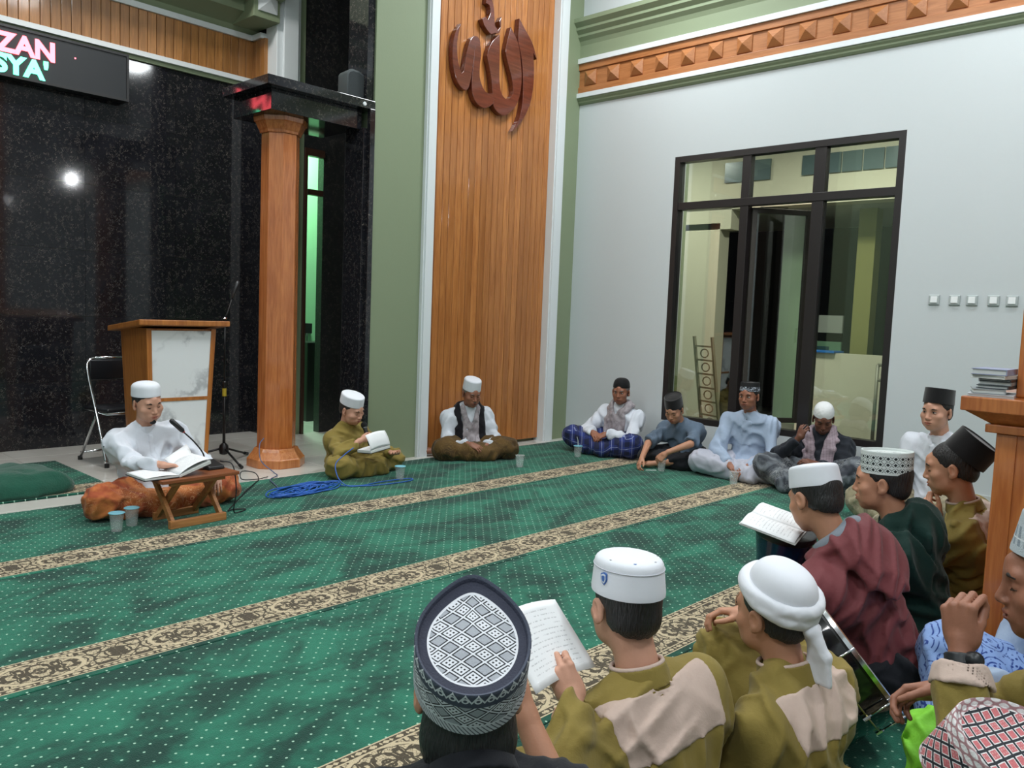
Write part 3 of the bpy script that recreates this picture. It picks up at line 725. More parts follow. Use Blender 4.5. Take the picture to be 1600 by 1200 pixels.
cup(3.93, 4.83, 'blue-lidded water cup beside the boy reading into the microphone')
cup(5.08, 4.65, 'open cloudy water cup in front of the man with the black scarf', lid=False, water=0.5)
cup(5.90, 4.68, 'lidded water cup with a straw before the blue checked sarong', straw=True)
cup(5.97, 3.815, 'lidded water cup in front of the boy in the grey-blue shirt')
cup(5.98, 3.14, 'open water cup at the feet of the man in the light blue shirt', lid=False, water=0)
cup(6.0, 2.0, 'lidded water cup with straw seen between the maroon jacket and green hoodie', straw=True)
sw = MB().tube([(5.86, 3.90, 0.018), (5.93, 3.84, 0.018)], 0.003, 8).build('loose_straw', M_straw, base=True)
tag(sw, 'white drinking straw lying on the carpet beside a lidded cup', 'straw')

# ================================================================ cables
M_blue = mat('blue_cable', col=srgb(36, 92, 176), rough=0.45); M_bcab = mat('dark_cable', col=srgb(20, 24, 30), rough=0.5); M_gcab = mat('grey_blue_cable', col=srgb(84, 98, 130), rough=0.5)
rs = np.random.RandomState(5); pts = []
for k in range(90):
    a = k*0.92; rr = 0.62+0.38*math.sin(k*0.31+1)
    pts.append((3.13+0.30*rr*math.cos(a)+rs.uniform(-.04, .04), 4.90+0.125*rr*math.sin(a)+rs.uniform(-.025, .025)+0.045*math.cos(a), 0.02+0.018*(0.5+0.5*math.sin(k*1.7))))
o = MB().tube(bez(pts, 5), 0.0046, 6).build('microphone_cable', M_blue, smooth=True, base=True)
tag(o, 'tangled heap of blue cable on the carpet in front of the microphone boy', 'cable')
o = MB().tube(bez([(3.42, 4.88, 0.02), (3.6, 4.76, 0.02), (3.85, 4.72, 0.02), (3.98, 4.74, 0.02), (3.98, 4.80, 0.02), (3.75, 4.82, 0.02), (3.56, 4.80, 0.02), (3.45, 4.82, 0.025), (3.42, 4.90, 0.07), (3.44, 4.97, 0.16), (3.52, 4.98, 0.22), (3.605, 4.985, 0.265)], 7), 0.0042, 6).build('microphone_lead', M_blue, smooth=True, base=True)
tag(o, 'blue lead looping from the carpet up to the held microphone', 'cable')
o = MB().tube(bez([(2.9, 4.92, 0.02), (3.02, 5.05, 0.02), (3.08, 5.2, 0.02), (3.14, 5.36, 0.02), (3.28, 5.5, 0.01), (3.33, 5.63, 0.006), (3.27, 5.72, 0.09), (3.30, 5.80, 0.20), (3.37, 5.86, 0.24)], 7), 0.0042, 6).build('power_cable', M_gcab, smooth=True, base=True)
tag(o, 'grey-blue cable running from the cable heap up over the column plinth', 'cable')
o = MB().tube(bez([(2.42, 4.72, 0.33), (2.47, 4.66, 0.31), (2.475, 4.62, 0.16), (2.46, 4.62, 0.03), (2.50, 4.62, 0.019), (2.56, 4.66, 0.019), (2.5, 4.70, 0.019), (2.46, 4.69, 0.019), (2.6, 4.86, 0.019), (2.8, 5.1, 0.02), (2.98, 5.3, 0.02), (3.08, 5.42, 0.02), (3.10, 5.52, 0.05), (3.02, 5.56, 0.06), (2.98, 5.48, 0.02), (3.06, 5.40, 0.025), (3.2, 5.5, 0.01)], 7), 0.0038, 6).build('desk_microphone_cable', M_bcab, smooth=True, base=True)
tag(o, 'thin black cable from the desk microphone trailing across carpet to tiles', 'cable')

# ================================================================ loudspeaker on the canopy
sp = thing('loudspeaker', 'small dark grey loudspeaker standing on the granite canopy', 'speaker', (4.06, 5.72, 2.985), math.radians(-8))
prof = [(-0.10, 0), (0.10, 0), (0.108, 0.05), (0.10, 0.14), (0.07, 0.2), (0.01, 0.232), (-0.05, 0.238), (-0.085, 0.225), (-0.1, 0.2)]
MB().prism(prof, 1, -0.07, 0.09).build('cabinet', mat('speaker_grey', col=srgb(64, 72, 74), rough=0.55), sp, bevel=0.01, smooth='auto')
MB().prism([(x*0.85, 0.012+z*0.87) for x, z in prof], 1, -0.074, -0.07).build('grille', mat('speaker_grille', col=srgb(54, 60, 62), rough=0.8, bump=(400, 0.6)), sp)
o = MB().lathe([(0.017, 0), (0.017, 0.006), (0.012, 0.01)], seg=14).build('cable_clip', M_trimw); o.rotation_euler = (PI/2, 0, 0); o.location = (4.06, 5.57, 2.945)
tag(o, 'small round white clip on the edge of the granite canopy', 'clip')

# ================================================================ passage: socket box and cables
sb = thing('socket_box', 'black power socket box with plugs on the mint wall of the passage', 'socket', (5.42, 8.58, 0.98))
MB().box(-0.09, 0.11, -0.05, 0.02, 0, 0.12).build('box', M_black, sb, bevel=0.004)
MB().box(-0.1, -0.02, -0.065, -0.05, 0.03, 0.13).build('socket_plate', mat('pale_grey_plate', col=srgb(190, 194, 190)), sb, bevel=0.003)
MB().lathe([(0.02, 0), (0.02, 0.03)], (-0.06, -0.08, 0.06), 10).build('plug', M_black, sb)
for pts in ([(5.36, 8.53, 0.98), (5.33, 8.5, 0.6), (5.40, 8.48, 0.45), (5.42, 8.5, 0.2), (5.30, 8.45, 0.02)], [(5.46, 8.53, 0.98), (5.44, 8.5, 0.7), (5.40, 8.48, 0.35), (5.30, 8.48, 0.3), (5.36, 8.48, 0.02), (5.05, 8.47, 0.02)]):
    o = MB().tube(bez(pts, 6), 0.006, 6).build('wall_cable', M_bcab, smooth=True, base=True)
    tag(o, 'black cable hanging from the %s of the socket box in the mint passage' % ('left end' if pts[0][0] < 5.4 else 'right end'), 'cable', 'cables under the socket box')
o = MB().box(5.13, 5.6, 8.0, 8.35, 0, 0.9).build('equipment_cabinet', M_black, bevel=0.01, base=True)
tag(o, 'black equipment cabinet in the mint passage behind the doorway', 'cabinet')

# ================================================================ wall switches
M_sw = mat('switch_white', col=srgb(232, 236, 236), rough=0.35); M_swg = mat('switch_bevel', col=srgb(176, 184, 184), rough=0.4)
names = ['leftmost', 'second from the left', 'middle', 'second from the right', 'rightmost, beside the pillar edge']
for i in range(5):
    t = thing('wall_switch', 'white square wall switch, %s of the row of five' % names[i], 'switch', (XW, 1.994-0.1307*i-(0.012 if i in (1, 3) else 0), 1.537), group='row of wall switches')
    MB().hexa([(0, -0.04, -0.04), (0, 0.04, -0.04), (-0.014, 0.036, -0.034), (-0.014, -0.036, -0.034), (0, -0.04, 0.04), (0, 0.04, 0.04), (-0.014, 0.036, 0.036), (-0.014, -0.036, 0.036)]).build('plate', M_swg, t, bevel=0.003)
    MB().hexa([(-0.014, -0.024, -0.022), (-0.014, 0.024, -0.022), (-0.022, 0.023, -0.02), (-0.022, -0.023, -0.02), (-0.014, -0.024, 0.028), (-0.014, 0.024, 0.028), (-0.018, 0.023, 0.027), (-0.018, -0.023, 0.027)]).build('rocker', M_sw, t)

# ================================================================ pillar with book ledge
pl = thing('book_pillar', 'wooden pillar with a moulded ledge at the right edge', 'pillar', (3.6, 0.36, 0))
def sq(h0, h1, z0, z1): return MB().hexa([(-h0, -h0, z0), (h0, -h0, z0), (h0, h0, z0), (-h0, h0, z0), (-h1, -h1, z1), (h1, -h1, z1), (h1, h1, z1), (-h1, h1, z1)])
sq(0.355, 0.355, 0, 0.955).build('pedestal', M_pedestal, pl, bevel=0.006)
MB().box(-0.362, -0.355, 0.29, 0.35, 0.0, 0.95).build('corner_stile', M_pedestal, pl)
sq(0.385, 0.385, 0.955, 0.985).build('moulding', M_pedestal, pl, bevel=0.004)
sq(0.37, 0.44, 0.985, 1.03).build('cove', M_pedestal, pl)
sq(0.452, 0.452, 1.03, 1.08).build('ledge', M_pedestal, pl, bevel=0.004)
sq(0.315, 0.315, 1.08, CEIL).build('shaft', M_pedestal, pl, bevel=0.006)
def book(dx, dy, h, col, z, x, y, rz, label, pages=True, tilt=0.0):
    t = thing('book', label, 'book', (x, y, z), rz, 'books on the pillar ledge')
    t.rotation_euler = (tilt, 0, rz)
    m = mat('cover_%d_%d_%d' % col, col=srgb(*col), rough=0.5)
    MB().box(-dx/2, dx/2, -dy/2, dy/2, 0, 0.0025).build('cover', m, t); MB().box(-dx/2, dx/2, -dy/2, dy/2, h-0.0025, h).build('cover', m, t)
    MB().box(-dx/2, dx/2, -dy/2, -dy/2+0.003, 0.0025, h-0.0025).build('spine', m, t)
    MB().box(-dx/2+0.004, dx/2-0.004, -dy/2+0.003, dy/2-0.004, 0.0025, h-0.0025).build('page_block', M_paperl, t)
zz = 1.0805
book(0.2, 0.14, 0.010, (196, 200, 206), zz, 3.27, 0.742, 0.15, 'thin pale magazine at the bottom of the book pile on the pillar ledge')
book(0.2, 0.12, 0.010, (216, 218, 220), zz, 3.25, 0.52, -0.1, 'flat white booklet lying along the front of the pillar ledge')
book(0.15, 0.1, 0.016, (150, 156, 158), zz+0.011, 3.25, 0.755, 0.3, 'grey-edged book second from the bottom of the ledge pile')
book(0.15, 0.1, 0.012, (60, 66, 70), zz+0.028, 3.28, 0.728, -0.05, 'dark grey book in the middle of the ledge pile')
book(0.15, 0.1, 0.012, (128, 134, 134), zz+0.041, 3.28, 0.728, 0.05, 'mid-grey book above the dark one in the ledge pile')
book(0.15, 0.1, 0.008, (34, 36, 38), zz+0.054, 3.28, 0.726, 0.0, 'thin black book under the upper books of the ledge pile')
book(0.16, 0.11, 0.012, (204, 204, 198), zz+0.063, 3.27, 0.735, -0.12, 'cream book just under the topmost book of the ledge pile')
book(0.17, 0.11, 0.021, (150, 158, 186), zz+0.076, 3.27, 0.742, 0.02, 'thick bluish book on top of the pile on the pillar ledge')

# ================================================================ ceiling lamps
lamp0 = None
LN = ['over the far left corner', 'over the left rear', 'over the reader', 'above the camera', 'in the middle of the room', 'over the boys in front', 'near the switches', 'near the window corner']
for (lx, ly), nm in zip(LAMPS, LN):
    t = thing('ceiling_lamp', 'square white LED ceiling panel %s' % nm, 'ceiling lamp', (lx, ly, CEIL-0.05), group='LED ceiling panels')
    MB().box(-0.32, 0.32, -0.32, 0.32, 0.0, 0.05).build('housing', M_trimw, t)
    MB().box(-0.3, 0.3, -0.3, 0.3, -0.012, 0.0).build('diffuser', mat('led_diffuser', col=(0.9, 0.9, 0.9), emit=((0.93, 0.98, 1), 4.0)), t)
for i, bb in enumerate(BULBS):
    t = thing('pendant_bulb', 'white pendant bulb on a cord hanging %s' % ['over the boys in front', 'farther back behind the boys', 'behind the camera', 'to the left of the camera'][i], 'lamp', bb, group='pendant bulbs')
    MB().tube([(0, 0, 0.05), (0, 0, CEIL-bb[2])], 0.005, 6).build('cord', M_trimw, t)
    MB().lathe([(0.018, 0.0), (0.02, 0.05), (0.012, 0.06)], seg=12).build('socket', M_trimw, t)
    MB().lathe([(0.001, -0.09), (0.02, -0.086), (0.036, -0.068), (0.04, -0.048), (0.034, -0.025), (0.018, 0.0)], seg=16).build('bulb', mat('bulb_glow', col=(1, 1, 1), emit=((0.95, 0.98, 1), 60.0)), t, smooth=True)

# ================================================================ porch things seen through the window
gr = thing('leaning_lattice', 'weathered metal lattice panel leaning against the porch wall outside the window', 'lattice', (8.75, 4.93, -0.02), math.radians(70))
M_old = mat('weathered_metal', col=srgb(150, 140, 116), rough=0.7)
for i, x in enumerate((-0.16, 0.16)): MB().bar((x, 0, 0), (x, 0.2, 1.15), 0.03, 0.03).build('upright', M_old, gr)
for i in range(7): MB().bar((-0.16, 0.2*(i+0.3)/7, 1.15*(i+0.3)/7), (0.16, 0.2*(i+0.3)/7, 1.15*(i+0.3)/7), 0.02, 0.02).build('rung', M_old, gr)
for i in range(6):
    MB().tube([(0.07*math.cos(a), 0.2*(i+0.8)/7+0.0, 1.15*(i+0.8)/7+0.05*math.sin(a)) for a in [2*PI*k/10 for k in range(10)]], 0.008, 6, closed=True).build('ring', M_old, gr)
gt = thing('porch_gate', 'grey tubular metal gate frame standing before the low porch wall', 'gate', (9.45, 2.9, -0.02))
M_tube = mat('galvanised_tube', col=srgb(150, 146, 130), rough=0.5, metal=0.3)
for y in (-0.55, -0.2, 0.25, 0.4): MB().tube([(0, y, 0), (0, y, 0.92)], 0.02, 8).build('post', M_tube, gt, smooth=True)
for z, y0 in ((0.92, -0.55), (0.75, -0.55), (0.05, -0.55)): MB().tube([(0, y0, z), (0, 0.4, z)], 0.018, 8).build('rail', M_tube, gt, smooth=True)
MB().box(0.01, 0.03, -0.5, 0.2, 0.08, 0.72).build('sheet_panel', mat('white_sheet', col=srgb(214, 216, 208), rough=0.5), gt)
bx = thing('porch_notice_board', 'white and green notice board in the dark behind the window', 'notice board', (11.3, 4.75, 0.7))
MB().tube([(0, -0.2, -0.72), (0, -0.2, 0.1)], 0.02, 8).build('post', M_tube, bx); MB().tube([(0, 0.2, -0.72), (0, 0.2, 0.1)], 0.02, 8).build('post', M_tube, bx)
MB().box(-0.02, 0.02, -0.3, 0.3, 0.08, 0.4).build('board', mat('mint_board', col=srgb(150, 196, 160), rough=0.7), bx)
MB().box(-0.03, -0.02, -0.14, 0.16, 0.16, 0.33).build('print', mat('print_teal', col=srgb(70, 110, 116), rough=0.7), bx)
MB().box(-0.02, 0.02, -0.3, 0.3, 0.52, 0.76).build('board', mat('white_board', col=srgb(226, 228, 216), rough=0.7), bx)
MB().box(-0.012, 0.012, -0.3, 0.3, 0.40, 0.52).build('band', M_black, bx)
o = MB().box(9.7, 10.0, 3.9, 4.28, 0.99, 1.015).build('blue_tarp', mat('blue_tarp', col=srgb(40, 120, 200), rough=0.5), base=True, bevel=0.004)
tag(o, 'strip of blue tarpaulin on the low porch wall', 'tarpaulin')

# ================================================================ signed-distance modelling (numpy) for bodies and clothes
f32 = np.float32
def nrm(v): v = np.asarray(v, float); return v/max(1e-9, np.linalg.norm(v))
def rotm(ax, deg):
    a = math.radians(deg); c, s = math.cos(a), math.sin(a)
    return np.array({'x': [[1, 0, 0], [0, c, -s], [0, s, c]], 'y': [[c, 0, s], [0, 1, 0], [-s, 0, c]], 'z': [[c, -s, 0], [s, c, 0], [0, 0, 1]]}[ax])
class Fr:
    """frame: p = o + s*R q"""
    def __init__(s, o=(0, 0, 0), R=None, k=1.0): s.o = np.asarray(o, float); s.R = np.eye(3) if R is None else R; s.k = k
    def p(s, q): return s.o + s.k*(s.R@np.asarray(q, float))
# primitives: (kind, data, k, op)
def cp(a, b, ra, rb=None, k=0.02, op=1): return ('c', (np.asarray(a, float), np.asarray(b, float), ra, ra if rb is None else rb), k, op)
def el(c, r, R=None, k=0.02, op=1): return ('e', (np.asarray(c, float), np.asarray(r, float), np.eye(3) if R is None else R), k, op)
def bx(c, h, r=0.01, R=None, k=0.02, op=1): return ('b', (np.asarray(c, float), np.asarray(h, float), r, np.eye(3) if R is None else R), k, op)
def ring(c, R, r0, r1, h, t, ex=1.0, k=0.005, op=1): return ('r', (np.asarray(c, float), R, r0, r1, h, t, ex), k, op)   # conical band, axis z of R
def infr(F, prims):
    out = []
    for kd, d, k, op in prims:
        if kd == 'c': out.append(('c', (F.p(d[0]), F.p(d[1]), d[2]*F.k, d[3]*F.k), k*F.k, op))
        elif kd == 'e': out.append(('e', (F.p(d[0]), d[1]*F.k, F.R@d[2]), k*F.k, op))
        elif kd == 'b': out.append(('b', (F.p(d[0]), d[1]*F.k, d[2]*F.k, F.R@d[3]), k*F.k, op))
        else: out.append(('r', (F.p(d[0]), F.R@d[1], d[2]*F.k, d[3]*F.k, d[4]*F.k, d[5]*F.k, d[6]), k*F.k, op))
    return out
def bounds(pr):
    kd, d = pr[0], pr[1]
    if kd == 'c':
        r = max(d[2], d[3]); return np.minimum(d[0], d[1])-r, np.maximum(d[0], d[1])+r
    if kd == 'e': e = np.sqrt(((d[2]*d[1])**2).sum(1)); return d[0]-e, d[0]+e
    if kd == 'b': e = np.abs(d[3])@d[1]; return d[0]-e, d[0]+e
    r = max(d[2], d[3])*max(1, d[6])+d[5]; e = np.sqrt(r*r+d[4]**2); return d[0]-e, d[0]+e
def evalp(pr, X, Y, Z):
    kd, d = pr[0], pr[1]
    if kd == 'c':
        a, b, ra, rb = d; ab = b-a; L = max(1e-9, ab@ab)
        px, py, pz = X-f32(a[0]), Y-f32(a[1]), Z-f32(a[2])
        t = np.clip((px*f32(ab[0])+py*f32(ab[1])+pz*f32(ab[2]))/f32(L), 0, 1)
        return np.sqrt((px-t*f32(ab[0]))**2+(py-t*f32(ab[1]))**2+(pz-t*f32(ab[2]))**2)-(f32(ra)+t*f32(rb-ra))
    if kd == 'e': c, r, R = d
    elif kd == 'b': c, r, rr, R = d
    else: c, R = d[0], d[1]
    px, py, pz = X-f32(c[0]), Y-f32(c[1]), Z-f32(c[2]); R = R.astype(f32)
    qx = px*R[0, 0]+py*R[1, 0]+pz*R[2, 0]; qy = px*R[0, 1]+py*R[1, 1]+pz*R[2, 1]; qz = px*R[0, 2]+py*R[1, 2]+pz*R[2, 2]
    if kd == 'e':
        r = r.astype(f32)
        k0 = np.sqrt((qx/r[0])**2+(qy/r[1])**2+(qz/r[2])**2); k1 = np.sqrt((qx/r[0]**2)**2+(qy/r[1]**2)**2+(qz/r[2]**2)**2)
        return k0*(k0-1)/np.maximum(k1, f32(1e-6))
    if kd == 'b':
        h = (r-rr).astype(f32); qx, qy, qz = np.abs(qx)-h[0], np.abs(qy)-h[1], np.abs(qz)-h[2]
        return np.sqrt(np.maximum(qx, 0)**2+np.maximum(qy, 0)**2+np.maximum(qz, 0)**2)+np.minimum(np.maximum(qx, np.maximum(qy, qz)), 0)-f32(rr)
    _, _, r0, r1, h, t, ex = d
    rad = np.sqrt(qx**2+(qy/f32(ex))**2); rz = f32(r0)+(qz+f32(h))/f32(2*h)*f32(r1-r0)
    return np.maximum(np.abs(rad-rz)-f32(t), np.abs(qz)-f32(h))
class Field:
    def __init__(s, prims, h, pad=0.03, lo=None, hi=None, kcap=None):
        s.h = h
        L = [bounds(p) for p in prims if p[3] == 1]
        s.lo = np.min([l for l, _ in L], 0)-pad if lo is None else np.asarray(lo, float); s.hi = np.max([u for _, u in L], 0)+pad if hi is None else np.asarray(hi, float)
        n = np.ceil((s.hi-s.lo)/h).astype(int)+1; s.n = n
        s.ax = [(s.lo[i]+h*np.arange(n[i])).astype(f32) for i in range(3)]
        s.D = np.full(n, f32(0.5), f32)
        for p in prims: s.apply(p)
    def block(s, lo, hi):
        a = np.maximum(np.floor((lo-s.lo)/s.h).astype(int), 0); b = np.minimum(np.ceil((hi-s.lo)/s.h).astype(int)+1, s.n)
        return a, b
    def apply(s, p):
        l, u = bounds(p); m = p[2]+3*s.h+0.012; a, b = s.block(l-m, u+m)
        if (b <= a).any(): return
        X = s.ax[0][a[0]:b[0], None, None]; Y = s.ax[1][None, a[1]:b[1], None]; Z = s.ax[2][None, None, a[2]:b[2]]
        d = evalp(p, X, Y, Z); sl = (slice(a[0], b[0]), slice(a[1], b[1]), slice(a[2], b[2])); D = s.D[sl]; k = f32(max(p[2], 1e-4))
        if p[3] == 1:
            hh = np.maximum(k-np.abs(D-d), 0)/k; s.D[sl] = np.minimum(D, d)-hh*hh*k*f32(0.25)
        elif p[3] == -1:
            d = -d; hh = np.maximum(k-np.abs(D-d), 0)/k; s.D[sl] = np.maximum(D, d)+hh*hh*k*f32(0.25)
    def grid(s): return s.ax[0][:, None, None], s.ax[1][None, :, None], s.ax[2][None, None, :]
    def wrinkle(s, fn, band=0.03):
        idx = np.nonzero(np.abs(s.D) < band)
        P = np.stack([s.ax[i][idx[i]] for i in range(3)], 1); s.D[idx] += fn(P).astype(f32)
        D = s.D; B = D.copy()
        for ax in range(3):
            q = B.copy(); a_ = [slice(None)]*3; b_ = [slice(None)]*3; c_ = [slice(None)]*3; a_[ax] = slice(1, -1); b_[ax] = slice(0, -2); c_[ax] = slice(2, None)
            q[tuple(a_)] = B[tuple(a_)]*f32(0.5)+(B[tuple(b_)]+B[tuple(c_)])*f32(0.25); B = q
        near = np.abs(D) < band*0.6; D[near] = B[near]
    def mesh(s, D=None):
        D = s.D if D is None else D
        S_ = D < 0
        c = np.zeros(tuple(np.array(D.shape)-1), np.uint8); sl = [slice(0, -1), slice(1, None)]
        for i in (0, 1):
            for j in (0, 1):
                for k in (0, 1): c += S_[sl[i], sl[j], sl[k]]
        act = np.nonzero((c > 0) & (c < 8)); n = len(act[0])
        if n == 0: return np.zeros((0, 3)), np.zeros((0, 4), int)
        vid = np.full(c.shape, -1, np.int32); vid[act] = np.arange(n)
        corner = np.array([(i, j, k) for i in (0, 1) for j in (0, 1) for k in (0, 1)])
        V = np.stack([D[act[0]+i, act[1]+j, act[2]+k] for i, j, k in corner], 1)
        acc = np.zeros((n, 3)); cnt = np.zeros(n)
        for a in range(8):
            for ax, b in ((0, a | 4), (1, a | 2), (2, a | 1)):
                if b == a: continue
                va, vb = V[:, a], V[:, b]; m = (va < 0) != (vb < 0)
                t = np.where(m, va/np.where(m, va-vb, 1), 0)
                q = np.tile(corner[a].astype(float), (n, 1)); q[:, ax] += t
                acc += q*m[:, None]; cnt += m
        P = acc/cnt[:, None]+np.stack(act, 1); P = P*s.h+s.lo
        F = []
        for ax in range(3):
            o1, o2 = [(1, 2), (2, 0), (0, 1)][ax]
            A = [slice(None)]*3; B = [slice(None)]*3; A[ax] = slice(0, -1); B[ax] = slice(1, None)
            s0, s1 = S_[tuple(A)], S_[tuple(B)]
            e = np.nonzero(s0 != s1); e = np.stack(e, 1)
            ok = (e[:, o1] > 0) & (e[:, o2] > 0) & (e[:, o1] < D.shape[o1]-1) & (e[:, o2] < D.shape[o2]-1); e = e[ok]
            fl = s0[tuple(e.T)]
            def cell(d1, d2):
                q = e.copy(); q[:, o1] += d1; q[:, o2] += d2; return vid[tuple(q.T)]
            quad = np.stack([cell(-1, -1), cell(0, -1), cell(0, 0), cell(-1, 0)], 1)
            quad[~fl] = quad[~fl][:, ::-1]; F.append(quad)
        return P, np.concatenate(F)
def np_mesh(name, parts, m, parent=None, uvfn=None):
    """parts: list of (V, quads) joined into one smooth mesh"""
    V = np.concatenate([p[0] for p in parts]); o = 0; F = []
    for p in parts: F.append(p[1]+o); o += len(p[0])
    F = np.concatenate(F)
    me = bpy.data.meshes.new(name); me.vertices.add(len(V)); me.vertices.foreach_set('co', V.astype(f32).ravel())
    me.loops.add(F.size); me.loops.foreach_set('vertex_index', F.astype(np.int32).ravel())
    me.polygons.add(len(F)); me.polygons.foreach_set('loop_start', np.arange(0, F.size, 4, dtype=np.int32))
    me.polygons.foreach_set('use_smooth', np.ones(len(F), bool))
    me.update(calc_edges=True); me.materials.append(m)
    ob = bpy.data.objects.new(name, me); COL.objects.link(ob)
    if parent is not None: ob.parent = parent
    return ob
def folds(seed, amp, fr=34.0, stretch=(1, 1, 0.5)):
    rs = np.random.RandomState(seed); n = 5; K = rs.normal(size=(n, 3))*np.array(stretch); K /= np.linalg.norm(K, axis=1)[:, None]; K *= fr*rs.uniform(0.55, 1.0, (n, 1)); ph = rs.uniform(0, 6.3, n)
    W1 = rs.normal(size=(n, 3))*13; W2 = rs.normal(size=(n, 3))*6; mk = rs.normal(size=(n, 3))*9
    def fn(P):
        n_ = (1-np.abs(np.sin(P@K.T+ph+1.1*np.sin(P@W1.T)+2.2*np.sin(P@W2.T))))**2
        m = np.clip(0.35+0.9*np.sin(P@mk.T+ph*2), 0, 1)
        return -amp*1.5*((n_*m).max(1)+0.35*(n_*m).sum(1)-0.35)
    return fn

# ---------------------------------------------------------------- anatomy
def head_prims(fat=1.0, old=0.0):
    P = [el((0, -0.014, 0.034), (0.076, 0.094, 0.083), k=0.03), el((0, 0.030, -0.026), (0.061*fat, 0.064, 0.084), k=0.03),
         el((0, 0.040, -0.074), (0.047*fat, 0.048, 0.036), k=0.03), el((0, 0.066, -0.098), (0.024, 0.022, 0.018), k=0.02)]
    for s in (-1, 1):
        P += [el((s*0.041*fat, 0.060, -0.028), (0.026*fat, 0.024, 0.022), k=0.02), el((s*0.037*fat, 0.040, -0.064), (0.020*fat, 0.031, 0.028), k=0.025)]
    P += [cp((-0.034, 0.079, 0.021), (0.034, 0.079, 0.021), 0.0115, k=0.02), cp((0, 0.083, 0.02), (0, 0.083, 0.045), 0.012, k=0.03)]
    for s in (-1, 1): P += [el((s*0.031, 0.103, -0.001), (0.019, 0.017, 0.0125), k=0.014, op=-1)]
    for s in (-1, 1): P += [el((s*0.031, 0.0745, -0.001), (0.0155, 0.0145, 0.0125), k=0.004)]
    P += [cp((0, 0.090, 0.010), (0, 0.108, -0.034), 0.0075, 0.0115, k=0.014)]
    for s in (-1, 1): P += [el((s*0.0115, 0.099, -0.0395), (0.0085, 0.010, 0.0075), k=0.006)]
    P += [el((0, 0.083, -0.066), (0.027, 0.016, 0.017), k=0.016), el((0, 0.0955, -0.0625), (0.0225, 0.0085, 0.0052), k=0.006), el((0, 0.0945, -0.0735), (0.019, 0.0085, 0.0062), k=0.006),
          cp((-0.021, 0.099, -0.068), (0.021, 0.099, -0.068), 0.0022, k=0.004, op=-1)]
    for s in (-1, 1):
        R = rotm('z', s*-22)@rotm('x', -10)
        P += [el((s*0.081, -0.008, -0.008), (0.008, 0.019, 0.031), R, k=0.008), el((s*0.079, 0.0, -0.032), (0.008, 0.011, 0.012), R, k=0.006),
              el((s*0.0885, -0.004, -0.005), (0.0055, 0.010, 0.018), R, k=0.004, op=-1)]
    return P
def hand_prims(W, fdir, palm, side, curl=(25, 35, 25), s=1.0, spread=0.06, thumb=(0.9, 0.6), curls=None):
    """W wrist; fdir finger direction; palm = outward palm normal; side +1 right, -1 left"""
    y = nrm(fdir); z = -nrm(np.asarray(palm, float)-y*np.dot(palm, y)); x = np.cross(y, z); F = Fr(W, np.stack([x, y, z], 1), s); t = -side
    L = [(0.030, 0.088, 0.040, 0.024, 0.019), (0.010, 0.092, 0.044, 0.027, 0.020), (-0.010, 0.088, 0.041, 0.025, 0.019), (-0.029, 0.080, 0.032, 0.019, 0.017)]
    P = [el((0, 0.045, 0), (0.036, 0.05, 0.0145), k=0.01), el((t*0.022, 0.032, -0.008), (0.017, 0.03, 0.014), k=0.01), el((-t*0.024, 0.035, -0.005), (0.012, 0.032, 0.013), k=0.01)]
    for i, (ox, oy, a, b, c) in enumerate(L):
        cu = curls[i] if curls else curl
        k = np.array([t*ox, oy, 0.001]); P.append(cp((t*ox*0.5, 0.02, 0), k, 0.012, 0.0105, k=0.008))
        dx = t*(1.5-i)*spread*0.6; ang = 0; q = k; r = 0.0092 if i < 3 else 0.008
        for j, l in enumerate((a, b, c)):
            ang += math.radians(cu[j]); d = np.array([dx*math.cos(ang), math.cos(ang), -math.sin(ang)]); d /= np.linalg.norm(d)
            e = q+d*l; P.append(cp(q, e, r*(1-0.06*j), r*(0.95-0.08*j), k=0.0035 if j == 0 else 0.003)); q = e
    o, f = thumb
    q0 = np.array([t*0.020, 0.022, -0.008]); q1 = q0+np.array([t*0.026*o, 0.032, -0.014*(0.4+f)]); q2 = q1+np.array([t*0.016*(o-0.3), 0.028, -0.014*f]); q3 = q2+np.array([t*0.006*(o-0.8), 0.024, -0.006*f])
    P += [cp(q0, q1, 0.0145, 0.0115, k=0.01), cp(q1, q2, 0.0108, 0.0098, k=0.003), cp(q2, q3, 0.0098, 0.0078, k=0.003)]
    return infr(F, P)
def ik(S_, W_, l1, l2, hint):
    d = W_-S_; L = np.linalg.norm(d); L2 = min(L, (l1+l2)*0.995); n = d/L; W2 = S_+n*L2
    a = (l1*l1-l2*l2+L2*L2)/(2*L2); h = math.sqrt(max(1e-6, l1*l1-a*a)); hv = np.asarray(hint, float); hv = nrm(hv-n*np.dot(hv, n))
    return S_+n*a+hv*h, W2

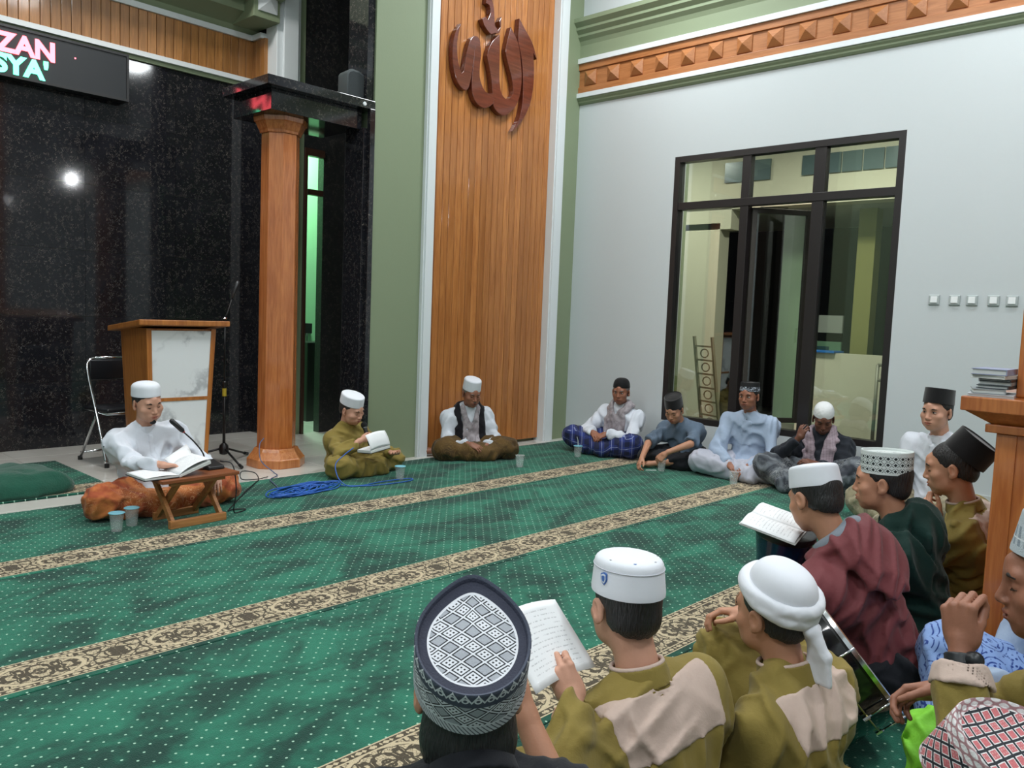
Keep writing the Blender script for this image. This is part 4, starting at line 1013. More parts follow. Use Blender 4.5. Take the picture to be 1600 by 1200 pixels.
# ---------------------------------------------------------------- caps: oval lathe in the head frame
def cap_mesh(name, m, parent, F, prof, rx=0.084, ry=0.104, tilt=0.0, seg=64, point=0.0, at=(0, -0.012, 0.046), crease=0.0, roll=0.0):
    """prof [(scale,z)] outside from the rim upward, then the inside edge is closed; point sharpens front/back; UV u=angle, v=profile length"""
    R = rotm('x', tilt)@rotm('y', roll); vs = []; uv = []; n = len(prof); acc = [0.0]
    for i in range(1, n): acc.append(acc[-1]+math.hypot((prof[i][0]-prof[i-1][0])*0.095, prof[i][1]-prof[i-1][1]))
    for i, (sc, z) in enumerate(prof):
        for k in range(seg):
            a = 2*PI*k/seg
            c, s = math.cos(a), math.sin(a); fs_ = max(s, 0.0); pr = 1+point*0.6*fs_**4-point*0.25*max(-s, 0)
            x, y = rx*sc*c*(1-point*1.2*fs_**2*(1-0.6*abs(c))), ry*sc*s*pr
            zz = z-crease*max(0, 1-abs(x)/(rx*0.35))*(1.0 if i > n-6 else 0)
            p = R@np.array([x, y, zz])+np.asarray(at); vs.append(F.p(p)); uv.append((k/seg, acc[i]))
    fs = [(i*seg+k, i*seg+(k+1) % seg, (i+1)*seg+(k+1) % seg, (i+1)*seg+k) for i in range(n-1) for k in range(seg)]
    fs.append(tuple((n-1)*seg+k for k in range(seg)))
    b = MB().add(vs, fs); o = b.build(name, m, parent, smooth='auto')
    ul = o.data.uv_layers.new(name='UVMap'); me = o.data
    for poly in me.polygons:
        ids = [me.loops[l].vertex_index for l in poly.loop_indices]; ks = [i % seg for i in ids]; wrap = (seg-1 in ks) and (0 in ks) and len(ids) == 4
        for l in poly.loop_indices:
            i = me.loops[l].vertex_index; u, v = uv[i]
            if wrap and i % seg == 0: u += 1
            ul.data[l].uv = (u, v)
    return o
def arc(P): return sum(math.hypot((P[i][0]-P[i-1][0])*0.095, P[i][1]-P[i-1][1]) for i in range(1, len(P)))+P[-1][0]*0.095
def prof_kopiah(h=0.085, rnd=0.022, flare=0.97, inner=True):
    P = [(0.94, 0.012), (0.94, 0.0), (1.0, -0.002), (1.005, 0.004), (1.0, 0.012)]
    P += [(1.0+(flare-1.0)*t, 0.012+(h-rnd-0.012)*t) for t in (0.33, 0.66, 1.0)]
    for a in (20, 40, 60, 80): P.append((flare-(rnd/0.095)*(1-math.cos(math.radians(a))), h-rnd+rnd*math.sin(math.radians(a))))
    P += [(0.6, h+0.003), (0.4, h+0.005), (0.2, h+0.006), (0.02, h+0.0065)]
    return P
def prof_peci(h=0.095, flare=0.96, sink=0.006):
    P = [(0.94, 0.014), (0.94, 0.0), (1.0, 0.0), (1.0, 0.01)] + [(1.0+(flare-1)*t, h*t) for t in (0.3, 0.6, 0.96)]
    P += [(flare, h), (flare-0.015, h+0.0025), (flare-0.05, h), (flare-0.08, h-sink*0.6), (0.7, h-sink), (0.45, h-sink*0.7), (0.2, h-sink*0.5), (0.02, h-sink*0.4)]
    return P
def prof_skull(h=0.095):
    P = [(0.95, 0.01), (0.95, 0.0), (1.0, 0.0), (1.005, 0.008)]
    for a in range(8, 90, 9): P.append((math.cos(math.radians(a))**0.62, 0.01+(h-0.01)*math.sin(math.radians(a))))
    P.append((0.02, h)); return P

# ---------------------------------------------------------------- skin and cloth materials
def skin(name, rgb):
    c = srgb(*rgb)
    def fn(g):
        v = g.coord(); n = g.noise(v, 22, 3); n2 = g.noise(v, 7, 2)
        a = g.mix(n*0.5, tuple(x*0.86 for x in c), tuple(min(1, x*1.12) for x in c))
        return dict(color=g.mix(n2*0.3, a, (c[0]*1.05, c[1]*0.8, c[2]*0.75)), height=g.noise(v, 160, 2), hstr=0.05)
    return mat('skin_'+name, fn=fn, rough=0.48, spec=0.4)
SK = dict(tan=skin('tan', (190, 140, 112)), light=skin('light', (206, 158, 134)), brown=skin('brown', (152, 104, 82)), dark=skin('dark', (112, 74, 58)))
def hair_fn(c):
    def fn(g):
        x, y, z = g.xyz(g.coord()); n = g.noise(g.vec(x*260, y*260, z*34), 1.0, 2)
        return dict(color=g.mix(n, c, tuple(k*2.2+0.004 for k in c)), height=n, hstr=0.7)
    return fn
M_hair = mat('black_hair', fn=hair_fn((0.009, 0.0085, 0.009)), rough=0.42); M_hairg = mat('grey_hair', fn=hair_fn(srgb(96, 92, 90)), rough=0.6)
M_brow = mat('eyebrow_dark', col=srgb(34, 26, 22), rough=0.7); M_eye = mat('eye_dark', col=srgb(26, 18, 16), rough=0.2); M_lip = {}
M_eyew = mat('eye_white', col=srgb(210, 204, 196), rough=0.25)
def cloth(name, rgb, var=0.12, rough=0.8, fn=None, bump=0.22, sheen=0.1):
    c = srgb(*rgb) if rgb else None
    def f(g):
        v = g.coord(); n = g.noise(v, 6, 3)
        col = fn(g) if fn else g.mix(n, tuple(x*(1-var) for x in c), tuple(min(1, x*(1+var)) for x in c))
        return dict(color=col, height=g.noise(v, 10, 4, 0.6, 0.6)*1.8+g.noise(v, 420, 1)*0.12, hstr=bump*1.1)
    return mat(name, fn=f, rough=rough, sheen=sheen, spec=0.25)
M_olive = cloth('olive_cloth', (134, 117, 58)); M_yoke = cloth('pinkish_beige_cloth', (196, 174, 162), 0.05)
M_wcl = cloth('white_shirt_cloth', (212, 217, 226), 0.03); M_lblue = cloth('light_blue_shirt_cloth', (158, 174, 196), 0.06)
M_capw = cloth('white_cap_cloth', (222, 225, 232), 0.02, bump=0.05); M_velvet = cloth('black_velvet', (14, 13, 15), 0.2, rough=0.95, sheen=0.4, bump=0.1)

# ---------------------------------------------------------------- a seated person
PEOPLE = {}
def person(key, loc, az, label, head, s=1.0, hs=1.0, hy=0.0, hp=0.0, hr=0.0, skin_='tan', fat=1.0, nape=0.0, nup=0.0, width=1.0, belly=0.0,
           armR=None, armL=None, legs=None, shirt=None, lower=None, sleeve=0.92, collar=None, shirt_h=0.011, head_h=0.004, hand_h=0.004,
           hair=True, hairmat=None, cap=None, extra=None, feet=(), face=True, yoke=False, hood=None, lap=True, fold=(0.015, 44), placket=None, seed=1, skirt=True, body=True, eyes='down', long_hem=0.0, moustache=None, goatee=None, cuff=None, eyesides=(-1, 1), lapextra=()):
    """loc: floor point under the pelvis; az: heading (0 = +y, clockwise towards +x); head: world position of the head centre"""
    T = thing('person', label, 'person', (loc[0], loc[1], 0.013), -math.radians(az)); PEOPLE[key] = T
    Rz = rotm('z', az); sk = SK[skin_]
    Hc = Rz@(np.array(head, float)-np.array([loc[0], loc[1], 0.013]))
    pel = np.array([0, 0, 0.115*s])
    HF = Fr(Hc, rotm('z', -hy)@rotm('x', -hp)@rotm('y', hr), hs)          # hp>0 looks down, hy>0 turns to the person's right
    sp_ = nrm(Hc-pel)
    N = Hc-nrm(0.55*sp_+0.45*(HF.R@np.array([0, 0.25, 1])))*0.165*hs-np.array([0, 0.012, -nup])
    ch = pel+(N-pel)*0.60+np.array([0, -0.025, 0])*s
    up = nrm(N-ch); rt = nrm(np.cross(np.array([0, 1, 0]), up)); fw = np.cross(up, rt)
    CH = np.stack([rt, fw, up], 1)
    sw = 0.175*s*(1+(width-1)*0.55); wv = np.stack([rt, fw, up], 1)
    SH = {+1: N+rt*sw-up*0.084*s, -1: N-rt*sw-up*0.084*s}
    l1, l2 = 0.285*s, 0.25*s
    arms = {}
    for sd, spec in ((1, armR), (-1, armL)):
        if spec is None: spec = dict(w=(0.14*sd*s, 0.30*s, 0.20*s))
        w = np.array(spec['w'], float)
        if spec.get('world'): w = Rz@(w-np.array([loc[0], loc[1], 0.013]))
        hint = spec.get('hint', (0.8*sd, -0.5, -0.6)); E_, W2 = ik(SH[sd], w, l1, l2, hint)
        fd = np.array(spec.get('f', (-0.6*sd, 0.7, -0.3)), float); pn = np.array(spec.get('p', (0, 0.1, -1)), float)
        if spec.get('world'): fd, pn = Rz@fd, Rz@pn
        arms[sd] = (SH[sd], E_, W2, fd, pn, spec)
    # --- legs
    if legs is None:
        legs = {1: ((0.31, 0.27, 0.10), (-0.10, 0.34, 0.05)), -1: ((-0.31, 0.27, 0.10), (0.12, 0.29, 0.055))}
    LG = {}
    for sd in (1, -1):
        kn, an = legs[sd]; LG[sd] = (pel+np.array([sd*0.085, 0.0, -0.01])*s, np.array(kn, float)*s, np.array(an, float)*s)
    # --- body: head, hands, and a coarse trunk and limbs under the clothes, one mesh
    parts = []
    hp_ = infr(HF, head_prims(fat)); nk = [cp(HF.p((0, -0.018, -0.055)), N-up*0.03*s, 0.050*hs, 0.056*hs, k=0.03)]
    Fh = Field(hp_[:4]+nk+hp_[4:], head_h, pad=0.012); parts.append(Fh.mesh())
    for sd in (1, -1):
        S0, E_, W2, fd, pn, spec = arms[sd]
        if spec.get('hide'): continue
        hk = s*spec.get('hk', 1.0)*0.95
        pr = hand_prims(W2, fd, pn, sd, spec.get('curl', (20, 30, 20)), hk, spec.get('spread', 0.06), spec.get('thumb', (0.9, 0.6)), spec.get('curls'))
        d = nrm(E_-W2); L = np.linalg.norm(E_-W2)
        st = W2+d*L*(1-spec.get('sleeve', sleeve))+d*0.05
        pr = pr[:3]+[cp(W2+nrm(fd)*0.02*s, W2+d*0.03*s, 0.023*s, 0.024*s, k=0.012), cp(W2+d*0.03*s, W2+d*min(L, np.linalg.norm(st-W2)+0.01), 0.025*s, (0.025+0.012*min(1, np.linalg.norm(st-W2)/L))*s, k=0.012)]+pr[3:]
        parts.append(Field(pr, hand_h, pad=0.01).mesh())
    for (c, toe, r) in feet:          # bare feet
        c = np.array(c, float)*s; toe = nrm(toe); sd_ = np.array([-toe[1], toe[0], 0]); sd_ = sd_/max(1e-6, np.linalg.norm(sd_))
        pr = [cp(c, c+toe*0.10*s, 0.030*s, 0.026*s, k=0.03), el(c+toe*0.12*s, (0.038*s, 0.045*s, 0.020*s), np.stack([sd_, toe, np.cross(sd_, toe)], 1), k=0.03), cp(c-toe*0.02*s, c+np.array(r)*s, 0.032*s, 0.042*s, k=0.03)]
        for i in range(5):
            b_ = c+toe*0.15*s+sd_*(i-2)*0.017*s; pr.append(cp(b_, b_+toe*(0.030-0.004*abs(i-0.5))*s, 0.0095*s, 0.008*s, k=0.006))
        parts.append(Field(pr, 0.006, pad=0.012).mesh())
    if body:
        tr = [cp(pel+np.array([-0.05, 0, 0])*s, pel+np.array([0.05, 0, 0])*s, 0.09*s, k=0.05), el(ch, (0.10*s, 0.066*s, 0.15*s), CH, k=0.04), cp(pel, ch, 0.07*s, k=0.05), cp(SH[1], SH[-1], 0.03*s, k=0.04), cp(ch, N, 0.06*s, 0.045*s, k=0.04)]
        for sd in (1, -1):
            S0, E_, W2 = arms[sd][:3]; tr += [cp(S0, E_, 0.034*s, 0.028*s, k=0.03), cp(E_, W2, 0.028*s, 0.019*s, k=0.02)]
            h_, k_, a_ = LG[sd]; tr += [cp(h_, k_, 0.062*s, 0.045*s, k=0.03), cp(k_, a_+(k_-a_)*0.3, 0.040*s, 0.028*s, k=0.02)]
        parts.append(Field(tr, 0.016).mesh())
    np_mesh('body', parts, sk, T)
    # --- face details
    if face:
        for sd in eyesides:
            MB().tube([HF.p(q) for q in ((sd*0.013, 0.0945, 0.0165), (sd*0.028, 0.0945, 0.0225), (sd*0.047, 0.0835, 0.0185))], [0.0028*hs, 0.0045*hs, 0.0018*hs], 6).build('eyebrow', M_hairg if hairmat == 'grey' else M_brow, T, smooth=True)
            if eyes == 'down':
                MB().tube([HF.p(q) for q in ((sd*0.0185, 0.0865, -0.0065), (sd*0.031, 0.0905, -0.0085), (sd*0.0445, 0.0805, -0.006))], [0.0010*hs, 0.0021*hs, 0.0010*hs], 6).build('eyelashes', M_eye, T, smooth=True)
            else:
                e = MB(); 
                np_mesh('eye', [Field(infr(HF, [el((sd*0.031, 0.0830, -0.001), (0.0125, 0.0095, 0.0042), k=0.001)]), 0.0018, pad=0.006).mesh()], M_eyew, T)
                np_mesh('iris', [Field(infr(HF, [el((sd*0.030, 0.0890, -0.001), (0.0054, 0.0048, 0.0048), k=0.001)]), 0.0016, pad=0.006).mesh()], M_eye, T)
                MB().tube([HF.p(q) for q in ((sd*0.0175, 0.0885, 0.0025), (sd*0.031, 0.0925, 0.0050), (sd*0.0455, 0.0825, 0.0018))], [0.0011*hs, 0.0020*hs, 0.0011*hs], 6).build('eyelashes', M_eye, T, smooth=True)
        lm = mat('lips_'+skin_, col=tuple(np.array(sk_rgb[skin_])*np.array([0.7, 0.46, 0.46])), rough=0.45)
        np_mesh('lips', [Field(infr(HF, [el((0, 0.0975, -0.0625), (0.0225, 0.0092, 0.0048), k=0.002), el((0, 0.0965, -0.0738), (0.019, 0.0092, 0.0058), k=0.002), cp((-0.023, 0.104, -0.068), (0.023, 0.104, -0.068), 0.0024, k=0.002, op=-1)]), 0.0024, pad=0.008).mesh()], lm, T)
        if moustache: np_mesh('moustache', [Field(infr(HF, [cp((0.002, 0.1, -0.054), (0.026, 0.087, -0.063), 0.0055, 0.003, k=0.006), cp((-0.002, 0.1, -0.054), (-0.026, 0.087, -0.063), 0.0055, 0.003, k=0.006)]), 0.003, pad=0.008).mesh()], moustache, T)
        if goatee: np_mesh('goatee', [Field(infr(HF, [el((0, 0.078, -0.106), (0.021, 0.017, 0.017), k=0.01), el((0, 0.088, -0.09), (0.008, 0.007, 0.012), k=0.006)]), 0.003, pad=0.008).mesh()], goatee, T)
    if hair:
        hpz = infr(HF, [el((0, -0.016, 0.034), (0.080, 0.0975, 0.0855), k=0.02), el((0, -0.045, -0.030-nape*0.035), (0.066+nape*0.016, 0.058+nape*0.006, 0.05+nape*0.04), k=0.03)])
        Fq = Field(hpz, max(0.004, head_h), pad=0.012); X, Y, Z = Fq.grid(); Ri = HF.R.T/HF.k
        px, py, pz = X-f32(Hc[0]), Y-f32(Hc[1]), Z-f32(Hc[2])
        qx = Ri[0, 0]*px+Ri[0, 1]*py+Ri[0, 2]*pz; qy = Ri[1, 0]*px+Ri[1, 1]*py+Ri[1, 2]*pz; qz = Ri[2, 0]*px+Ri[2, 1]*py+Ri[2, 2]*pz
        line = np.where(qy < -0.0, -0.020+(0.62+nape)*qy, -0.020+1.25*qy)
        reg = (line-qz)*0.7+0.003*np.sin(qx*220)+0.002*np.sin(qy*300+qx*120)
        ear = 0.026-np.sqrt((qy+0.004)**2+(qz+0.012)**2)
        Dm = np.maximum(np.maximum(Fq.D, (reg*HF.k).astype(f32)), np.where(np.abs(qx) > 0.06, ear*HF.k, -1).astype(f32))
        np_mesh('hair', [Fq.mesh(Dm)], M_hairg if hairmat == 'grey' else M_hair, T)
    # --- lower garment
    if lower is not None:
        m_l, infl = lower[0], lower[1]
        pr = [el(pel+np.array([0, -0.02, -0.01])*s, (0.185*s*width, 0.15*s, 0.105*s), k=0.05)]
        for sd in (1, -1):
            h_, k_, a_ = LG[sd]; pr += [cp(h_, k_, (0.085+infl)*s, (0.066+infl)*s, k=0.05), cp(k_, a_, (0.064+infl)*s, (0.048+infl*0.8)*s, k=0.04)]
        if lap:
            kA, kB = LG[1][1], LG[-1][1]; mid = (kA+kB)/2
            pr += [el(np.array([mid[0], mid[1]*0.62, 0.075*s]), (abs(kA[0]-kB[0])*0.42, 0.2*s, 0.06*s), k=0.06), cp(kA*np.array([0.8, 1, .7]), kB*np.array([0.8, 1, .7]), 0.045*s, k=0.06)]
        pr += [(q[0], q[1], q[2], q[3]) for q in lapextra]
        Fl = Field(pr, shirt_h, pad=0.03); Fl.wrinkle(folds(seed+50, fold[0]*0.95, fold[1]*1.0, (1, 1, 0.6)))
        X, Y, Z = Fl.grid(); Fl.D = np.maximum(Fl.D, np.broadcast_to(f32(0.002)-Z, Fl.D.shape).astype(f32)); np_mesh(lower[2], [Fl.mesh()], m_l, T)
    # --- shirt
    if shirt is not None:
        pr = [el(ch+up*0.02*s, (0.155*s*width, 0.105*s, 0.19*s), CH, k=0.06), cp(N-up*0.05*s, SH[1], 0.050*s, 0.045*s, k=0.05), cp(N-up*0.05*s, SH[-1], 0.050*s, 0.045*s, k=0.05), el(pel+(ch-pel)*0.45+fw*belly*0.5, (0.152*s*width+belly*0.3, 0.118*s+belly, 0.16*s), CH, k=0.06),
              cp(SH[1]-rt*0.015*s, SH[-1]+rt*0.015*s, 0.050*s, k=0.07), cp(SH[1]-up*0.07*s-rt*0.035*s-fw*0.01*s, SH[-1]-up*0.07*s+rt*0.035*s-fw*0.01*s, 0.078*s, k=0.07), cp(N-up*0.075*s, N-up*0.045*s, 0.072*hs, 0.058*hs, k=0.04)]
        if skirt: pr.append(el(pel+np.array([0, 0.02, 0.0])*s, ((0.175*width+long_hem*0.3)*s+belly*0.3, (0.15+long_hem)*s+belly, 0.10*s), k=0.05))
        for sd in (1, -1):
            S0, E_, W2, fd, pn, spec = arms[sd]; sl_ = spec.get('sleeve', sleeve); ew = 0.052
            if sl_ > 0.0:
                pr += [cp(S0, E_, 0.057*s, ew*s, k=0.06), cp(E_, E_+(W2-E_)*sl_, ew*s*0.95, spec.get('cuffr', 0.042)*s, k=0.02)]
                e = E_+(W2-E_)*sl_; d = nrm(W2-E_); x_ = nrm(np.cross(d, [0.3, 0.2, 1])); pr.append(bx(e+d*0.034*s, (0.058*s, 0.058*s, 0.026*s), 0.004, np.stack([x_, np.cross(d, x_), d], 1), k=0.006, op=-1))
            else:
                t_ = 1+sl_; pr += [cp(S0, S0+(E_-S0)*t_, 0.057*s, 0.060*s, k=0.06)]
                e = S0+(E_-S0)*t_; d = nrm(E_-S0); x_ = nrm(np.cross(d, [0.3, 0.2, 1])); pr.append(bx(e+d*0.045*s, (0.075*s, 0.075*s, 0.035*s), 0.004, np.stack([x_, np.cross(d, x_), d], 1), k=0.006, op=-1))
        if hood is not None: pr += hood(N, rt, fw, up, s)
        Fs = Field(pr, shirt_h, pad=0.03)
        Fs.wrinkle(folds(seed, fold[0], fold[1]))
        if yoke:
            X, Y, Z = Fs.grid(); px, py, pz = X-f32(N[0]), Y-f32(N[1]), Z-f32(N[2])
            a = px*f32(rt[0])+py*f32(rt[1])+pz*f32(rt[2]); b = px*f32(fw[0])+py*f32(fw[1])+pz*f32(fw[2]); c = px*f32(up[0])+py*f32(up[1])+pz*f32(up[2])
            k1 = np.abs(a)-((0.150*s+np.minimum(0, c+0.06*s)*0.12)*width); reg = np.maximum(np.maximum(k1, -(c+yoke*s)), np.maximum(b-0.012*s, np.maximum(c+0.014*s, 0.080*hs-np.sqrt(a*a+b*b))))
            Dy = np.maximum(Fs.D-f32(0.0035), reg.astype(f32))
            np_mesh('yoke', [Fs.mesh(Dy)], M_yoke, T)
        if placket:
            X, Y, Z = Fs.grid(); px, py, pz = X-f32(N[0]), Y-f32(N[1]), Z-f32(N[2])
            a = px*f32(rt[0])+py*f32(rt[1])+pz*f32(rt[2]); b = px*f32(fw[0])+py*f32(fw[1])+pz*f32(fw[2]); c = px*f32(up[0])+py*f32(up[1])+pz*f32(up[2])
            Dp = np.maximum(Fs.D-f32(0.004), np.maximum(np.maximum(np.abs(a)-placket[0]*s, -b), np.maximum(c+0.03*s, -(c+placket[1]*s))).astype(f32)); np_mesh('placket', [Fs.mesh(Dp)], placket[2], T)
        np_mesh('shirt' if not isinstance(shirt, tuple) else shirt[1], [Fs.mesh()], shirt if not isinstance(shirt, tuple) else shirt[0], T)
    if collar is not None:
        nd = nrm(HF.p((0, -0.02, -0.06))-N); x_ = nrm(np.cross(np.array([0, 1, 0.2]), nd)); RN = np.stack([x_, np.cross(nd, x_), nd], 1)
        ht = collar[1]*s; r_ = (collar[2] if len(collar) > 2 else 0.066)*hs
        pr = [ring(N+nd*(ht-0.024*s)-fw*0.002, RN, r_+0.006, r_-0.003, ht, 0.0045, 1.06)]
        Fc = Field(pr, 0.0042, pad=0.015); np_mesh('collar', [Fc.mesh()], collar[0], T)
        if len(collar) > 3 and collar[3]:
            MB().tube([(N+nd*(ht*2-0.024*s)+RN@np.array([(r_-0.003)*math.cos(a), (r_-0.003)*1.06*math.sin(a), 0])) for a in [2*PI*k/28 for k in range(28)]], 0.0055, 6, closed=True).build('collar_edge', collar[3], T, smooth=True)
    ctx = dict(Fs=Fs if shirt is not None else None, T=T, HF=HF, N=N, rt=rt, fw=fw, up=up, ch=ch, pel=pel, s=s, hs=hs, SH=SH, arms=arms, LG=LG, Rz=Rz, loc=np.array([loc[0], loc[1], 0.013]))
    if cap: cap(ctx)
    if extra: extra(ctx)
    return ctx
sk_rgb = {'tan': srgb(176, 122, 96), 'light': srgb(194, 144, 120), 'brown': srgb(138, 90, 68), 'dark': srgb(104, 66, 50)}
def cap_fn(kind, m, tilt=0.0, name='cap', **kw):
    def f(c):
        p = dict(kopiah=prof_kopiah, peci=prof_peci, skull=prof_skull)[kind](**kw.get('pk', {}))
        cap_mesh(name, m, c['T'], c['HF'], p, tilt=tilt, **{k: v for k, v in kw.items() if k not in ('pk', 'also')})
        if 'also' in kw: kw['also'](c)
    return f

# ================================================================ patterned cloths and caps
def check_fn(c0, c1, c2, per=0.085):
    def fn(g):
        x, y, z = g.xyz(g.coord()); u = x*0.8+y*0.5; v = z+y*0.6
        a = g.abs(g.frac(u/per)-0.5); b = g.abs(g.frac(v/per)-0.5)
        c = g.mix(g.step(a, 0.22, 0.26)*0.55+g.step(b, 0.22, 0.26)*0.45, c0, c1)
        return g.mix(g.max(g.step(a, 0.468, 0.485), g.step(b, 0.468, 0.485))*0.75, c, c2)
    return fn
def batik_fn(c0, c1, c2, sc=9.0, th=0.5):
    def fn(g):
        v = g.coord(); n = g.noise(v, sc, 3, 0.6, 1.2); w = g.noise(v, sc*1.7, 2, 0.5, 2.5); k = g.noise(v, sc*0.8, 1)
        c = g.mix(g.step(n, th-0.1, th+0.1), c0, c1)
        ln = g.abs(g.frac(w*9)-0.5)
        return g.mix((1.0-g.step(ln, 0.05, 0.13))*g.step(k, 0.42, 0.6)*0.8, c, c2)
    return fn
def blueflower(g):
    v = g.coord(); d = g.voro(v, 11, 'F1', 0.6); x, y, z = g.xyz(v)
    ringp = g.abs(g.sin(d*20)); n = g.noise(v, 30, 2, 0.5, 2.0)
    a = (1.0-g.step(ringp, 0.25, 0.5))*g.step(n, 0.35, 0.55)
    dots = g.voro(v, 60, 'F1', 0.3)
    return g.mix(g.max(a, (1.0-g.step(dots, 0.22, 0.3))*g.step(g.noise(v, 6, 1), 0.5, 0.6)), srgb(140, 168, 218), srgb(40, 66, 138))
M_orange = cloth('orange_batik', None, fn=batik_fn(srgb(158, 76, 46), srgb(194, 116, 62), srgb(220, 168, 122), 5.0), bump=0.3)
M_brown = cloth('brown_sarong', None, fn=batik_fn(srgb(72, 54, 30), srgb(96, 72, 36), srgb(110, 86, 46), 3.0))
M_bcheck = cloth('blue_checked_sarong', None, fn=check_fn(srgb(28, 34, 62), srgb(44, 58, 122), srgb(150, 160, 196)))
M_gbatik = cloth('grey_black_sarong', None, fn=batik_fn(srgb(50, 54, 62), srgb(104, 110, 116), srgb(176, 178, 176), 6.0))
M_khaki = cloth('khaki_patterned_sarong', None, fn=batik_fn(srgb(120, 112, 92), srgb(158, 148, 120), srgb(190, 184, 164), 10.0))
M_bflower = cloth('blue_floral_sarong', None, fn=blueflower)
M_pale = cloth('pale_grey_trousers', (176, 178, 190), 0.06); M_blk = cloth('black_cloth', (24, 26, 32), 0.2); M_chin = cloth('grey_blue_shirt', (96, 112, 130), 0.1)
M_maroon = cloth('maroon_jacket_cloth', (112, 54, 58), 0.08, rough=0.65); M_hood = cloth('dark_green_hoodie_cloth', (14, 46, 40), 0.12); M_lining = cloth('grey_lining', (124, 132, 142), 0.08)
M_jack = cloth('dark_jacket_cloth', (34, 38, 46), 0.15); M_scarfg = cloth('grey_scarf', None, fn=batik_fn(srgb(150, 142, 146), srgb(176, 168, 172), srgb(120, 112, 118), 14.0)); M_scarfb = cloth('black_scarf', (22, 20, 26), 0.2)
M_scarfr = cloth('maroon_scarf_end', (86, 30, 48), 0.2); M_scarfp = cloth('mauve_check_scarf', None, fn=check_fn(srgb(150, 132, 142), srgb(180, 164, 172), srgb(110, 92, 104), 0.02))

def diamonds(g, x, y, p, white, grey, black, dotc=None):
    a, b = (x*0.8+y)/p, (y-x*0.8)/p
    fa, fb = g.abs(g.frac(a)-0.5), g.abs(g.frac(b)-0.5); m = g.max(fa, fb)
    par = g.mod(g.floor(a), 2.0)
    c = g.mix(par, grey, white)
    d1, d2 = g.abs(g.abs(fa)-0.14), g.abs(g.abs(fb)-0.14)
    c = g.mix((1.0-g.step(g.max(d1, d2), 0.05, 0.08))*par, c, black)
    c = g.mix(g.step(m, 0.33, 0.36), c, black)
    return g.mix(g.step(m, 0.425, 0.45), c, white)
def cap_pattern(name, side, top, vmax, h, rim_c, ground):
    def fn(g):
        u, v, _ = g.xyz(g.coord('UV'))
        rho = vmax-v; ang = u*6.28318
        tx, ty = rho*g.m('COSINE', ang)*0.88, rho*g.sin(ang)*1.12
        return dict(color=side(g, u, v, tx, ty, rho), height=g.noise(g.coord(), 300, 2), hstr=0.25)
    return mat(name, fn=fn, rough=0.75)
WHT, GRY, BLK, NAVY = srgb(216, 218, 224), srgb(160, 164, 172), srgb(20, 21, 28), srgb(40, 44, 62)
def p14(g, u, v, tx, ty, rho):
    uu = u*0.59
    c = diamonds(g, uu, v, 0.030, WHT, GRY, BLK)
    chain = g.abs(g.sin(uu*420+v*300)); fine = g.mix(g.step(chain, 0.35, 0.6), srgb(84, 88, 98), srgb(204, 206, 212))
    c = g.mix(v < 0.040, c, fine); c = g.mix((g.abs(v-0.041) < 0.0018), c, WHT)
    zig = g.abs(v-0.108+0.008*(g.abs(g.frac(uu/0.02)-0.5)*4.0-1.0))
    band = g.mix(g.step(zig, 0.002, 0.003), WHT, srgb(70, 76, 92)); dd = g.abs(g.frac(uu/0.02)-0.5)*0.02
    rng = g.abs(g.sqrt(dd*dd+(v-0.104)*(v-0.104))-0.0045); band = g.mix(1.0-g.step(rng, 0.001, 0.0018), band, WHT)
    c = g.mix(v > 0.088, c, band)
    navy = NAVY; c = g.mix(v > 0.124, c, navy)
    r2 = g.sqrt(tx*tx*1.15+ty*ty*0.74)
    panel = diamonds(g, tx, ty, 0.026, WHT, GRY, BLK)
    c = g.mix((r2 < 0.068)*(v > 0.124), c, panel)
    return g.mix((1.0-g.step(g.abs(r2-0.0685), 0.0014, 0.002))*(v > 0.124), c, WHT)
def p10(g, u, v, tx, ty, rho):
    uu = u*0.59
    def hole(p, q, w):
        a, b = g.abs(g.frac(uu/p)-0.5)*2, g.abs(g.frac(v/q)-0.5)*2
        return g.max(1.0-g.step(a+b, w, w+0.1), (1.0-g.step(g.abs(a+b-1.15), 0.08, 0.14)))
    s = hole(0.0268, 0.0245, 0.5); c = g.mix(s*(v > 0.024)*(v < 0.098), srgb(208, 216, 214), srgb(26, 34, 36))
    for z in (0.026, 0.050, 0.096): c = g.mix(g.abs(v-z) < 0.0022, c, srgb(214, 220, 218))
    st = g.abs(g.frac(u*14)-0.5)*2; t = g.max(1.0-g.step(g.abs(rho-0.055)*26+st, 0.4, 0.5), 1.0-g.step(g.abs(rho-0.03)*40+(1.0-st), 0.4, 0.5))
    return g.mix(t*(v > 0.105), c, srgb(26, 34, 36))
def p16(g, u, v, tx, ty, rho):
    uu = u*0.59
    PK = srgb(196, 108, 112)
    def cell(x, y):
        e = diamonds(g, x, y, 0.021, PK, PK, srgb(206, 150, 150))
        a, b = g.abs(g.frac((x*0.8+y)/0.021)-0.5), g.abs(g.frac((y-x*0.8)/0.021)-0.5); m = g.max(a, b)
        e = g.mix(g.step(m, 0.30, 0.33), e, srgb(226, 222, 222)); return g.mix(g.step(m, 0.38, 0.41), e, srgb(30, 34, 42))
    c = cell(uu, v)
    lace = g.mix(g.step(g.abs(g.sin(uu*260)+g.sin(v*500)), 0.5, 0.9), srgb(170, 130, 134), srgb(230, 226, 226))
    c = g.mix((v > 0.09)*(v < 0.128), c, lace); c = g.mix(v < 0.026, c, lace)
    return g.mix(v > 0.128, c, cell(tx, ty))
